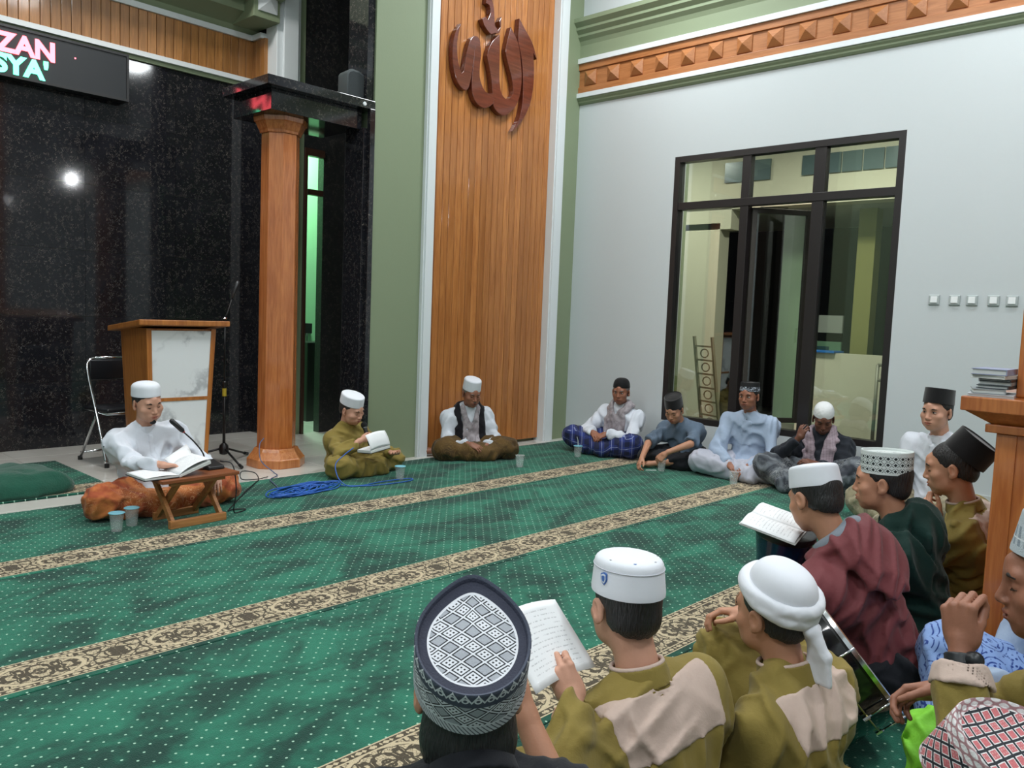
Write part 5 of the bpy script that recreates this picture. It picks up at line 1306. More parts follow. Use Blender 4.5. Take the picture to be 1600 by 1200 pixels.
def p15(g, u, v, tx, ty, rho):
    uu = u*0.59; st = g.abs(g.frac(uu/0.02+v*18)-0.5)
    c = g.mix(g.step(st, 0.22, 0.3)*(v > 0.035)*(v < 0.075), srgb(176, 186, 192), srgb(128, 140, 150))
    return g.mix(g.abs(v-0.05) < 0.0015, c, srgb(206, 212, 214))
def p6(g, u, v, tx, ty, rho):
    n = g.noise(g.coord(), 90, 2, 0.5, 1.5); c = g.mix(g.step(n, 0.5, 0.56), srgb(24, 26, 34), srgb(176, 184, 196))
    return g.mix(v > 0.058, c, srgb(14, 14, 17))
M_c14 = cap_pattern('diamond_woven_cap', p14, None, arc(prof_peci(h=0.096, flare=0.99, sink=0.012)), 0.1, None, None); M_c10 = cap_pattern('white_cutwork_cap', p10, None, arc(prof_peci(h=0.088, flare=1.01, sink=0.012)), 0.09, None, None)
M_c16 = cap_pattern('pink_diamond_cap', p16, None, arc(prof_peci(h=0.092, flare=0.99, sink=0.008)), 0.1, None, None); M_c15 = cap_pattern('grey_embroidered_cap', p15, None, 0.2, 0.09, None, None); M_c6 = cap_pattern('black_cap_camo_band', p6, None, 0.2, 0.09, None, None)
M_crochet = cloth('white_crochet', (222, 224, 224), 0.04, bump=0.6)

def scarf(c, name, m, side_paths, r=0.03, flat=0.6, h=0.01, amp=0.002, seed=9):
    """scarf from paths given in the chest frame (x right, y forward, z up from the neck base)"""
    N, R, s = c['N'], np.stack([c['rt'], c['fw'], c['up']], 1), c['s']; pr = []
    Fs = c['Fs']
    def D(q):
        i = np.clip(np.round((q-Fs.lo)/Fs.h).astype(int), 0, Fs.n-1); return float(Fs.D[tuple(i)])
    def push(q, t):
        for _ in range(10):
            e = Fs.h; g_ = np.array([D(q+np.eye(3)[k]*e)-D(q-np.eye(3)[k]*e) for k in range(3)])
            if np.linalg.norm(g_) < 1e-6: break
            d = D(q)
            if abs(d) > 0.2 or abs(d-t) < 0.002: break
            q = q+nrm(g_)*(t-d)*0.7
        return q
    for path in side_paths:
        Q = bez([tuple(np.array(p[:3])) for p in path], 4); WW = np.interp(np.linspace(0, len(path)-1, len(Q)), range(len(path)), [(p[3] if len(p) > 3 else 0.03) for p in path])
        rows = []
        P = [N+R@(np.array(q)*s) for q in Q]
        for i, q in enumerate(P):
            d = nrm(P[min(i+1, len(P)-1)]-P[max(i-1, 0)]); n_ = nrm(q-c['ch']-c['up']*np.dot(q-c['ch'], c['up'])); o = nrm(np.cross(n_, d)); w = WW[i]*s
            rows.append([push(q+o*t*w, r*s*flat*0.35) for t in (-1, -0.33, 0.33, 1)])
        for i in range(len(rows)-1):
            for t in range(4): pr.append(cp(rows[i][t], rows[i+1][t], r*s*flat, r*s*flat, k=0.012))
    F = Field(pr, h, pad=0.02); F.wrinkle(folds(seed, amp, 60, (1, 1, 0.25))); np_mesh(name, [F.mesh()], m, c['T'])
CL = lambda sd, x=0.06, y=0.30, z=0.16, **k: dict(dict(w=(sd*x, y, z), f=(-0.75*sd, 0.55, -0.35), p=(-0.25*sd, -0.35, -0.9), curl=(25, 35, 25)), **k)
def button_line(c, n=4, m=None, r=0.005, z0=-0.05, dz=-0.055):
    R = np.stack([c['rt'], c['fw'], c['up']], 1)
    for i in range(n):
        p = c['N']+R@(np.array([0.004, 0.085+0.012*min(i, 2), z0+dz*i])*c['s']); MB().lathe([(r, 0), (r, 0.004)], seg=8).build('button', m or M_black, c['T'], xf=Matrix.Translation(p) @ Matrix.Rotation(-PI/2, 4, 'X'))

# ================================================================ the people
# reader in white
person('P1', (2.17, 5.15), 180, 'man in white shirt and orange sarong reading at the low table', (2.115, 5.06, 0.676), s=0.94, hs=0.97, hy=-6, hp=13, hr=5, skin_='light', fat=1.1, width=1.12, belly=0.03,
       armR=dict(w=(0.15, 0.49, 0.345), f=(-0.95, 0.3, -0.1), p=(0.0, 0.15, -1), curl=(18, 32, 22), hint=(0.55, -0.35, -0.9)), armL=dict(w=(-0.26, 0.36, 0.20), f=(0.4, 0.8, -0.3), curl=(25, 35, 25)),
       placket=(0.018, 0.36, M_wcl), shirt=M_wcl, lower=(M_orange, 0.028, 'sarong'), collar=(M_wcl, 0.022, 0.064), legs={1: ((0.40, 0.24, 0.11), (0.02, 0.34, 0.05)), -1: ((-0.42, 0.22, 0.11), (0.0, 0.27, 0.055))},
       cap=cap_fn('kopiah', M_capw, tilt=11, at=(0, -0.016, 0.044), pk=dict(h=0.08, rnd=0.034)), goatee=M_hair, seed=3, shirt_h=0.0095, lapextra=[])
# boy with the microphone
def x2(c):
    T = c['T']; s = c['s']
    bk_ = thing('song_book', 'thick open white book in the lap of the boy with the microphone', 'book', (3.80, 4.99, 0.225), math.radians(-165+180)); bk_.rotation_euler = (math.radians(-4), math.radians(-5), math.radians(10)); bk_.scale = (0.84, 0.84, 0.84)
    MB().box(-0.13, 0.13, -0.085, 0.085, 0, 0.004).build('cover', M_black, bk_)
    MB().box(-0.128, 0.128, -0.083, 0.083, 0.004, 0.03).build('page_block', M_paperl, bk_, bevel=0.004)
    build_sheet(sheet(lambda u, v: (-0.128+0.256*u, -0.083+0.05*v*v, 0.03+0.135*v+0.012*math.sin(u*PI))), 'raised_page', M_paper, bk_)
    build_sheet(sheet(lambda u, v: (-0.128+0.256*u, -0.08+0.16*v, 0.031+0.004*math.sin(u*PI))), 'open_page', M_text, bk_)
    mic = thing('hand_microphone', 'black hand microphone held to the mouth of the boy in olive', 'microphone', (0, 0, 0))
    F = lambda p: Vector(c['Rz'].T@np.array(p)+c['loc'])
    a, b = F(MIC0), F(MIC1); d = (b-a).normalized(); mic.location = a
    MB().tube([(0, 0, 0), d*0.02, d*0.15, d*0.16], [0.011, 0.0135, 0.0175, 0.019], 14).build('handle', M_black, mic, smooth=True)
    MB().tube([d*0.158, d*0.164], 0.021, 14).build('ring', mat('mic_ring', col=srgb(120, 124, 126), rough=0.3, metal=0.8), mic)
    MB().tube([d*0.162, d*0.17, d*0.185, d*0.2, d*0.21], [0.02, 0.025, 0.0265, 0.022, 0.01], 14).build('grille', mat('mic_grille', col=srgb(36, 38, 40), rough=0.5, metal=0.6, bump=(500, 0.8)), mic, smooth=True)
MIC0, MIC1 = (0.0, 0.245, 0.215), (-0.005, 0.155, 0.395)
person('P2', (3.83, 5.36), 172, 'boy in olive robe and white cap singing from a book into a hand microphone', (3.80, 5.29, 0.515), s=0.83, hs=0.97, hy=-8, hp=20, hr=8, skin_='light', fat=1.16, width=1.15, belly=0.05,
       armR=dict(w=(0.085, 0.235, 0.285), f=(-0.95, 0.25, 0.2), p=(-0.2, -1, 0.0), curl=(58, 75, 45), hint=(0.9, -0.3, -0.5), sleeve=0.62, cuffr=0.052, thumb=(0.3, 1.4)), armL=dict(w=(-0.13, 0.34, 0.17), f=(0.4, 0.8, 0.0), p=(0, 0, 1), curl=(10, 20, 15)),
       shirt=(M_olive, 'robe'), lower=(M_olive, 0.03, 'robe_skirt'), collar=(M_olive, 0.018, 0.064, M_yoke), cap=cap_fn('kopiah', M_capw, tilt=2, at=(0, -0.012, 0.046), pk=dict(h=0.078, rnd=0.012, flare=0.985)), seed=5, yoke=0.13, extra=x2,
       legs={1: ((0.36, 0.25, 0.11), (-0.10, 0.34, 0.05)), -1: ((-0.34, 0.27, 0.11), (0.12, 0.29, 0.055))})
# old man with black scarf
def x3(c):
    scarf(c, 'black_scarf', M_scarfb, [[(-0.02, -0.08, 0.015, 0.02), (0.06, -0.055, 0.03, 0.02), (0.108, 0.01, 0.0, 0.03), (0.112, 0.095, -0.08, 0.03), (0.112, 0.135, -0.2, 0.03), (0.105, 0.155, -0.34, 0.028)], [(0.02, -0.08, 0.015, 0.02), (-0.06, -0.055, 0.03, 0.02), (-0.108, 0.01, 0.0, 0.03), (-0.112, 0.095, -0.08, 0.03), (-0.112, 0.135, -0.2, 0.03), (-0.10, 0.155, -0.34, 0.028)]], r=0.024)
    scarf(c, 'grey_scarf', M_scarfg, [[(0.062, 0.02, 0.04, 0.012), (0.06, 0.09, -0.03, 0.016), (0.045, 0.125, -0.1, 0.03), (0.03, 0.148, -0.22, 0.036), (0.02, 0.165, -0.28, 0.03)], [(-0.062, 0.02, 0.04, 0.012), (-0.06, 0.09, -0.03, 0.016), (-0.05, 0.125, -0.1, 0.024), (-0.05, 0.15, -0.26, 0.026), (-0.045, 0.165, -0.36, 0.024)]], r=0.02)
    scarf(c, 'maroon_fringe', M_scarfr, [[(0.09, 0.165, -0.31, 0.04), (0.0, 0.175, -0.33, 0.03), (-0.09, 0.165, -0.31, 0.04)]], r=0.02)
person('P3', (5.13, 5.36), 206, 'old man in white shirt and white cap with a black scarf against the slatted panel', (5.06, 5.25, 0.588), s=0.96, hs=0.97, hy=-6, hp=16, skin_='brown', width=1.02,
       armR=CL(1, 0.075, 0.32, 0.15, sleeve=0.88), armL=CL(-1, 0.075, 0.31, 0.13, sleeve=0.88, f=(0.7, 0.5, -0.5)), shirt=M_wcl, lower=(M_brown, 0.024, 'sarong'), hairmat='grey', moustache=M_hairg,
       cap=cap_fn('kopiah', M_capw, tilt=0, at=(0, -0.01, 0.040), pk=dict(h=0.098, rnd=0.018, flare=0.97), rx=0.081, ry=0.098), collar=(M_wcl, 0.018, 0.062), extra=x3, seed=8, feet=[((0.27, 0.0, 0.035), (0.9, -0.36, 0), (-0.16, 0.08, 0.05))])
# man with grey scarf and blue checked sarong
def x4(c):
    scarf(c, 'grey_scarf', M_scarfg, [[(0.0, -0.075, 0.03, 0.02), (0.065, -0.04, 0.045, 0.025), (0.082, 0.04, 0.02, 0.03), (0.06, 0.10, -0.06, 0.04), (0.05, 0.135, -0.16, 0.045), (0.05, 0.16, -0.28, 0.045)], [(0.0, -0.075, 0.03, 0.02), (-0.065, -0.04, 0.045, 0.025), (-0.08, 0.04, 0.02, 0.035), (-0.05, 0.11, -0.05, 0.04), (-0.05, 0.14, -0.16, 0.045), (-0.04, 0.155, -0.25, 0.04)]], r=0.026, amp=0.004)
person('P4', (6.47, 4.64), 262, 'man in black skullcap with grey scarf and blue checked sarong by the white wall', (6.40, 4.585, 0.608), s=0.97, hs=0.97, hy=-12, hp=6, skin_='brown', eyes='open',
       armR=CL(1, 0.085, 0.36, 0.22, sleeve=0.86, hint=(0.8, -0.5, -0.3)), armL=CL(-1, 0.06, 0.36, 0.22, sleeve=0.86, f=(0.6, 0.6, -0.4), hint=(-0.8, -0.5, -0.3)), shirt=M_wcl, lower=(M_bcheck, 0.03, 'sarong'),
       cap=cap_fn('skull', cloth('black_knit', (16, 16, 18), 0.2, bump=0.4), tilt=6, at=(0, -0.014, 0.040), rx=0.082, ry=0.099), extra=x4, seed=11, legs={1: ((0.36, 0.28, 0.15), (-0.05, 0.42, 0.08)), -1: ((-0.30, 0.30, 0.13), (0.14, 0.34, 0.07))}, hairmat='grey')
# boy in grey-blue short sleeves
person('P5', (6.42, 3.83), 266, 'boy in black cap and grey-blue short-sleeved shirt leaning over his cup', (6.17, 3.845, 0.530), s=0.90, hs=0.93, hy=-6, hp=28, skin_='tan', width=0.95,
       armR=dict(w=(0.17, 0.52, 0.10), f=(0.0, 0.75, -0.75), p=(-0.6, -0.6, -0.5), curl=(30, 40, 25), hint=(0.9, -0.4, 0.2), sleeve=-0.12), armL=dict(w=(-0.02, 0.46, 0.16), f=(0.55, 0.3, -0.75), p=(0.2, -0.8, -0.5), curl=(35, 45, 30), hint=(-0.9, 0.1, 0.1), sleeve=-0.12),
       shirt=M_chin, lower=(M_blk, 0.012, 'trousers'), collar=(M_chin, 0.016, 0.060), cap=cap_fn('peci', M_velvet, tilt=2, at=(0, -0.010, 0.040), pk=dict(h=0.095), rx=0.083, ry=0.101), seed=13, feet=[((0.10, 0.40, 0.05), (0.75, 0.6, -0.1), (-0.15, -0.05, 0.03))])
# man in light blue
def x6(c):
    R = np.stack([c['rt'], c['fw'], c['up']], 1); pr = [bx(c['N']+R@(np.array([0, 0.10, -0.17])*c['s']), (0.055, 0.045, 0.14), 0.02, R@rotm('x', 8), k=0.01)]
    button_line(c, 1, r=0.004, z0=-0.02)
person('P6', (6.46, 3.26), 258, 'man in light blue long-sleeved shirt and pale trousers beneath the window', (6.34, 3.235, 0.702), s=1.0, hs=0.96, width=0.95, hy=8, hp=4, skin_='brown', eyes='open',
       armR=CL(1, 0.07, 0.36, 0.14, hint=(0.9, -0.4, -0.4)), armL=CL(-1, 0.07, 0.35, 0.12, f=(0.6, 0.6, -0.5), hint=(-0.9, -0.4, -0.4)), placket=(0.045, 0.24, M_lblue), shirt=M_lblue, lower=(M_pale, 0.022, 'trousers'), collar=(M_lblue, 0.02, 0.062),
       cap=cap_fn('peci', M_c6, tilt=4, at=(0, -0.012, 0.042), pk=dict(h=0.072, flare=0.93), rx=0.083, ry=0.101), extra=x6, seed=17, legs={1: ((0.34, 0.28, 0.12), (-0.12, 0.36, 0.06)), -1: ((-0.33, 0.27, 0.11), (0.12, 0.30, 0.055))})
# man with hand to his face
def x7(c):
    scarf(c, 'mauve_scarf', M_scarfp, [[(0.0, -0.075, 0.03, 0.02), (0.07, -0.035, 0.04, 0.025), (0.082, 0.05, 0.0, 0.03), (0.07, 0.10, -0.09, 0.035), (0.07, 0.13, -0.2, 0.04)], [(0.0, -0.075, 0.03, 0.02), (-0.07, -0.035, 0.04, 0.025), (-0.085, 0.05, 0.0, 0.035), (-0.075, 0.11, -0.09, 0.04), (-0.06, 0.14, -0.21, 0.04)]], r=0.026, amp=0.003)
    w = c['arms'][1][2]; MB().tube([w+np.array([-0.05, 0.07, 0.09]), w+np.array([-0.09, 0.12, 0.13])], 0.005, 8).build('pen', M_black, c['T'])
person('P7', (6.53, 2.66), 262, 'man in dark jacket and white crochet cap resting his hand against his face', (6.46, 2.645, 0.570), s=0.96, hs=0.95, hy=-18, hp=26, skin_='dark',
       armR=dict(w=(0.12, 0.27, 0.40), f=(-0.35, -0.1, 0.95), p=(-0.3, -0.9, 0), curl=(40, 55, 35), hint=(0.8, 0.3, -0.7)), armL=dict(w=(-0.05, 0.30, 0.22), f=(0.8, 0.4, 0.2), p=(0, -0.4, -1)),
       shirt=(M_jack, 'jacket'), lower=(M_gbatik, 0.028, 'sarong'), cap=cap_fn('skull', M_crochet, tilt=2, at=(0, -0.012, 0.040), rx=0.083, ry=0.100), extra=x7, seed=19, collar=(M_jack, 0.02, 0.064),
       legs={1: ((0.36, 0.34, 0.17), (0.12, 0.52, 0.06)), -1: ((-0.36, 0.30, 0.22), (-0.16, 0.46, 0.06))})
# man in white shirt near the switches
person('P8', (5.80, 1.56), 290, 'man in white buttoned shirt and black cap in front of the bare white wall', (5.70, 1.60, 0.79), s=1.07, hs=1.03, hy=-6, hp=4, skin_='light', fat=1.05, width=1.08, eyes='open',
       armR=dict(w=(0.05, 0.40, 0.24), f=(-0.4, 0.7, -0.5)), armL=dict(w=(-0.20, 0.50, 0.22), f=(0.3, 0.8, -0.5), hint=(-0.8, -0.3, -0.2), sleeve=-0.05), placket=(0.016, 0.36, M_wcl), shirt=M_wcl, lower=(M_khaki, 0.024, 'sarong'), collar=(M_wcl, 0.02, 0.066),
       cap=cap_fn('peci', M_velvet, tilt=10, at=(0, -0.010, 0.044), pk=dict(h=0.092), rx=0.085, ry=0.104), extra=lambda c: button_line(c, 6, r=0.006), seed=23, legs={1: ((0.34, 0.28, 0.12), (-0.12, 0.36, 0.06)), -1: ((-0.30, 0.40, 0.20), (0.0, 0.5, 0.06))})
# boy in profile before the pillar
person('P9', (3.93, 0.93), -8, 'boy in olive shirt and black cap in profile beside the wooden pillar, hand at chin', (3.835, 1.0, 0.722), s=0.97, hs=0.98, hy=-4, hp=10, skin_='tan', head_h=0.004, hand_h=0.0035,
       armL=dict(w=(-0.085, 0.115, 0.475), f=(0.1, 0.6, 0.75), p=(0.5, -0.8, 0.2), curl=(45, 60, 40), hint=(-0.5, 0.3, -0.9), sleeve=0.9), armR=dict(w=(0.10, 0.34, 0.20)), shirt=M_olive, lower=(M_olive, 0.02, 'trousers'), yoke=0.12, collar=(M_olive, 0.022, 0.064, M_yoke),
       cap=cap_fn('peci', M_velvet, tilt=46, at=(0, -0.05, 0.042), pk=dict(h=0.10), rx=0.082, ry=0.098), legs={1: ((0.23, 0.30, 0.12), (-0.06, 0.36, 0.05)), -1: ((-0.23, 0.30, 0.12), (0.08, 0.30, 0.055))}, seed=29, shirt_h=0.009, eyesides=(-1,))
# green hoodie
def hoodf(a):
    def f(N, rt, fw, up, s):
        R = np.stack([rt, fw, up], 1)
        P = [el(N+R@(np.array([0, -0.105, -0.04])*s), np.array([0.125, 0.05, 0.10])*s, R@rotm('x', -14), k=0.035)]
        for t in range(-5, 6):
            b = t/5*2.0; p0 = np.array([0.094*math.sin(b), -0.012-0.088*math.cos(b), 0.028-0.030*abs(t)/5]); 
            t2 = (t+1)/5*2.0; p1 = np.array([0.094*math.sin(t2), -0.012-0.088*math.cos(t2), 0.028-0.030*abs(t+1)/5])
            if t < 5: P.append(cp(N+R@(p0*s), N+R@(p1*s), 0.026*s, k=0.02))
        return P+a(N, R, s)
    return f
person('P10', (3.37, 0.95), -8, 'boy in dark green hoodie and white cutwork cap in profile', (3.305, 1.10, 0.708), s=0.94, hs=0.96, hy=-4, hp=4, skin_='tan', head_h=0.004, width=1.05,
       armR=dict(w=(0.10, 0.40, 0.22)), armL=dict(w=(-0.10, 0.40, 0.22)), shirt=(M_hood, 'hoodie'), lower=(M_khaki, 0.02, 'sarong'), hood=hoodf(lambda N, R, s: []), legs={1: ((0.23, 0.30, 0.12), (-0.06, 0.36, 0.05)), -1: ((-0.23, 0.30, 0.12), (0.08, 0.30, 0.055))}, seed=31, shirt_h=0.009, collar=(M_yoke, 0.012, 0.062), eyesides=(-1,),
       cap=cap_fn('peci', M_c10, tilt=2, at=(0, -0.012, 0.038), pk=dict(h=0.088, flare=1.01, sink=0.012), rx=0.082, ry=0.098))
# maroon jacket
def x11(c):
    R = np.stack([c['rt'], c['fw'], c['up']], 1); N, s = c['N'], c['s']
    # grey lining showing at the open throat of the hood
    q = [N+R@(np.array([0.078*math.sin(t), -0.012-0.074*math.cos(t), 0.044-0.02*abs(t)])*s) for t in np.linspace(-1.9, 1.1, 12)]; F = Field([cp(q[i], q[i+1], 0.028*s, k=0.01) for i in range(11)], 0.005); np_mesh('hood_lining', [F.mesh()], M_lining, c['T'])
person('P11', (2.98, 0.96), 4, 'boy in maroon hooded jacket and white cap bending over a book', (2.872, 1.185, 0.690), s=1.02, hs=0.98, hy=18, hp=20, hr=0, skin_='tan', head_h=0.004, width=1.12, belly=0.02,
       armR=dict(w=(0.12, 0.46, 0.30)), armL=dict(w=(-0.14, 0.42, 0.26), hint=(-0.9, -0.3, -0.4)), shirt=(M_maroon, 'jacket'), lower=(M_blk, 0.02, 'trousers'), legs={1: ((0.23, 0.30, 0.12), (-0.06, 0.36, 0.05)), -1: ((-0.23, 0.30, 0.12), (0.08, 0.30, 0.055))}, seed=37, shirt_h=0.008, fold=(0.014, 40), collar=(M_maroon, 0.02, 0.068), eyesides=(-1,),
       hood=hoodf(lambda N, R, s: [el(N+R@(np.array([0.0, -0.135, -0.085])*s), np.array([0.135, 0.030, 0.125])*s, R@rotm('x', -12), k=0.012)]), cap=cap_fn('kopiah', M_capw, tilt=4, at=(0, -0.012, 0.040), pk=dict(h=0.076, rnd=0.016, flare=0.95), rx=0.084, ry=0.100), extra=x11)
# white turban boy
def turban(c):
    HF = c['HF']; cap_mesh('turban_crown', M_capw, c['T'], HF, [(1.0, 0.0), (1.01, 0.02)]+[(1.02*math.cos(math.radians(a))**0.6, 0.03+0.078*math.sin(math.radians(a))) for a in range(5, 90, 8)]+[(0.02, 0.1085)], rx=0.082, ry=0.098, tilt=28, at=(0, -0.022, 0.040))
    R = rotm('x', 28); b = MB(); pr = []
    for j, (dz, gr) in enumerate(((0.002, 0.98), (0.017, 1.01), (0.033, 1.0))):
        pts = [HF.p(R@np.array([0.084*gr*math.cos(a), 0.102*gr*math.sin(a), dz+0.013*math.sin(a+j*1.1)*(1 if j else 0.3)])+np.array([0, -0.022, 0.040])) for a in [2*PI*k/40 for k in range(41)]]
        pr += [cp(pts[i], pts[i+1], 0.0125*c['hs'], k=0.013) for i in range(40)]
    F = Field(pr, 0.0042, pad=0.015); F.wrinkle(folds(4, 0.0014, 90, (1, 1, 3))); np_mesh('turban_wrap', [F.mesh()], M_capw, c['T'])
    kn = HF.p((0.012, -0.118, -0.028)); dn = np.array([0.0, -0.12, -1.0])
    pr = [el(kn, np.array([0.030, 0.020, 0.022]), k=0.01)]
    for t in np.linspace(-1.5, 1.5, 8): pr += [cp(kn+np.array([t*0.004, t*0.009, -0.005]), kn+np.array([t*0.006+0.004, t*0.017-0.022, -0.055]), 0.0095, 0.0085, k=0.012), cp(kn+np.array([t*0.006+0.004, t*0.017-0.022, -0.055]), kn+np.array([t*0.008+0.006, t*0.024-0.020, -0.125]), 0.0085, 0.006, k=0.012)]
    F = Field(pr, 0.004, pad=0.015); F.wrinkle(folds(6, 0.0015, 120)); np_mesh('turban_tail', [F.mesh()], M_capw, c['T'])
person('P12', (2.01, 0.845), 2, 'boy in olive shirt with beige yoke wearing a white turban with hanging tail', (1.995, 0.915, 0.556), s=0.88, hs=0.94, hy=10, hp=6, hr=-2, skin_='tan', head_h=0.0035, hand_h=0.0035, width=1.15,
       armL=dict(w=(-0.12, 0.36, 0.12), f=(0.2, 0.9, -0.3), hint=(-0.35, -0.6, -0.6), sleeve=0.75), armR=dict(w=(2.15, 1.06, 0.475), world=True, f=(-0.45, 0.75, -0.05), p=(-0.1, -0.4, -1), curl=(30, 45, 30)), shirt=M_olive, lower=(M_olive, 0.018, 'trousers'), yoke=0.17, collar=(M_olive, 0.032, 0.070, M_yoke), cap=turban, legs={1: ((0.16, 0.33, 0.37), (0.14, 0.42, 0.05)), -1: ((-0.23, 0.30, 0.12), (0.06, 0.30, 0.055))}, seed=41, shirt_h=0.007, fold=(0.011, 44), eyesides=(-1,))
# boy with white cap and paper
def x13(c):
    HF = c['HF']
    # small blue shield badge and eyelets on the cap
    for (u, z, r) in ((2.3, 0.0, 0),):
        pass
    bm = mat('badge_blue', col=srgb(70, 110, 180), rough=0.6); bw = mat('badge_white', col=srgb(220, 226, 236), rough=0.6)
    a = math.radians(198); n = np.array([math.cos(a), math.sin(a), 0.0]); t = np.array([-math.sin(a), math.cos(a), 0.0]); R = rotm('x', 6)
    cen = R@(np.array([0.0875*math.cos(a), 0.1055*math.sin(a), 0.042]))+np.array([0, -0.012, 0.038])
    nn = nrm(np.array([math.cos(a)/0.0875, math.sin(a)/0.1055, 0.08])); tt = nrm(np.cross([0, 0, 1], nn)); uu_ = np.cross(nn, tt)
    sh = [(-0.010, 0.012), (0.0, 0.015), (0.010, 0.012), (0.010, -0.002), (0.006, -0.010), (0.0, -0.015), (-0.006, -0.010), (-0.010, -0.002)]
    for k, (sc, m, off) in enumerate(((1.0, bm, 0.0008), (0.78, bw, 0.0016), (0.5, bm, 0.0024))):
        vs = [HF.p(cen+tt*x*sc+uu_*z*sc+nn*(off-0.004)) for x, z in sh]+[HF.p(cen+tt*x*sc+uu_*z*sc+nn*off) for x, z in sh]
        MB().add(vs, [tuple(range(7, -1, -1)), tuple(range(8, 16))]+[(i, (i+1) % 8, 8+(i+1) % 8, 8+i) for i in range(8)]).build('badge' if k == 0 else 'badge_field', m, c['T'])
    MB().tube([HF.p(R@np.array([0.0875*0.957*math.cos(q), 0.1055*0.957*math.sin(q), 0.062])+np.array([0, -0.012, 0.038])) for q in [2*PI*k/64 for k in range(64)]], 0.0011, 6, closed=True).build('seam', mat('seam_grey', col=srgb(196, 198, 206), rough=0.8), c['T'], smooth=True)
    for a in (200, 250, 300, 345, 60, 110):
        a = math.radians(a); p = R@np.array([0.066*math.cos(a), 0.080*math.sin(a), 0.0842])+np.array([0, -0.012, 0.038]); MB().lathe([(0.0042, -0.002), (0.0042, 0.0014), (0.002, 0.0016)], seg=12).build('eyelet', bm if abs(a-math.radians(250)) < 0.1 else mat('eyelet_grey', col=srgb(150, 152, 160)), c['T'], xf=Matrix.Translation(HF.p(p)) @ Matrix(HF.R@R).to_4x4())
person('P13', (1.61, 0.985), 12, 'boy in olive shirt with beige yoke and plain white cap seen from behind, holding paper', (1.578, 1.085, 0.628), s=0.90, hs=0.95, hy=16, hp=8, skin_='light', head_h=0.0032, hand_h=0.003, width=1.22,
       armL=dict(w=(1.345, 1.04, 0.475), world=True, f=(-0.1, 0.5, 0.75), p=(0.6, 0.6, -0.25), curl=(45, 60, 40), hint=(-0.45, -0.5, -0.9), thumb=(0.3, -0.4)), armR=dict(w=(0.12, 0.38, 0.22)),
       shirt=M_olive, lower=(M_olive, 0.018, 'trousers'), yoke=0.17, collar=(M_olive, 0.026, 0.066, M_yoke), cap=cap_fn('kopiah', M_capw, tilt=6, at=(0, -0.012, 0.038), pk=dict(h=0.086, rnd=0.02, flare=0.94), rx=0.0875, ry=0.1055), extra=x13, legs={1: ((0.23, 0.30, 0.12), (-0.06, 0.36, 0.05)), -1: ((-0.23, 0.30, 0.12), (0.08, 0.30, 0.055))}, seed=43, shirt_h=0.0065, fold=(0.011, 44), face=False)
# boy with black and white woven cap
person('P14', (0.80, 0.76), 40, 'boy in black shirt wearing a black and white diamond-patterned cap, nearest the camera', (0.885, 0.90, 0.705), s=0.95, hs=0.98, hy=2, hp=-2, nape=0.75, nup=0.06, fold=(0.008, 44), skin_='tan', head_h=0.0032, hand_h=0.003, width=0.72,
       armR=dict(w=(1.14, 1.02, 0.555), world=True, hk=0.85, f=(0.1, 0.15, 1.0), p=(-0.3, 0.8, 0.0), curl=(25, 40, 30), hint=(0.4, 0.1, -0.9), sleeve=0.35), armL=dict(w=(-0.12, 0.38, 0.22)), shirt=M_blk, lower=(M_blk, 0.02, 'trousers'), collar=(M_blk, 0.016, 0.066),
       cap=cap_fn('peci', M_c14, tilt=30, at=(0, -0.026, 0.036), pk=dict(h=0.096, flare=0.99, sink=0.012), rx=0.090, ry=0.108, point=0.22, seg=96), seed=47, shirt_h=0.007, face=False)
# boy at the right edge with a watch
def x15(c):
    W2, E_ = c['arms'][-1][2], c['arms'][-1][1]; d = nrm(E_-W2); p = W2+d*0.022; x = nrm(np.cross(d, [0, 0, 1])); y = np.cross(d, x); MW = mat('watch_rubber', col=srgb(26, 30, 34), rough=0.4)
    F = Field([ring(p, np.stack([x, y, d], 1), 0.0275, 0.0275, 0.011, 0.003)], 0.0028, pad=0.012); np_mesh('watch_strap', [F.mesh()], MW, c['T'])
    o = nrm(np.array([-0.6, -0.7, 0.1])-d*np.dot([-0.6, -0.7, 0.1], d)); F = Field([cp(p+o*0.026, p+o*0.033, 0.017, k=0.002)], 0.003); np_mesh('watch_case', [F.mesh()], MW, c['T'])
    for sd in (-1,):
        Wc, Ec = c['arms'][sd][2], c['arms'][sd][1]; dd = nrm(Ec-Wc); L = np.linalg.norm(Ec-Wc); q = Wc+dd*L*0.22; xx = nrm(np.cross(dd, [0, 0, 1]))
        F = Field([ring(q, np.stack([xx, np.cross(dd, xx), dd], 1), 0.047, 0.056, 0.022, 0.004)], 0.004, pad=0.014); F.wrinkle(folds(3, 0.002, 80)); np_mesh('cuff', [F.mesh()], M_yoke, c['T'])
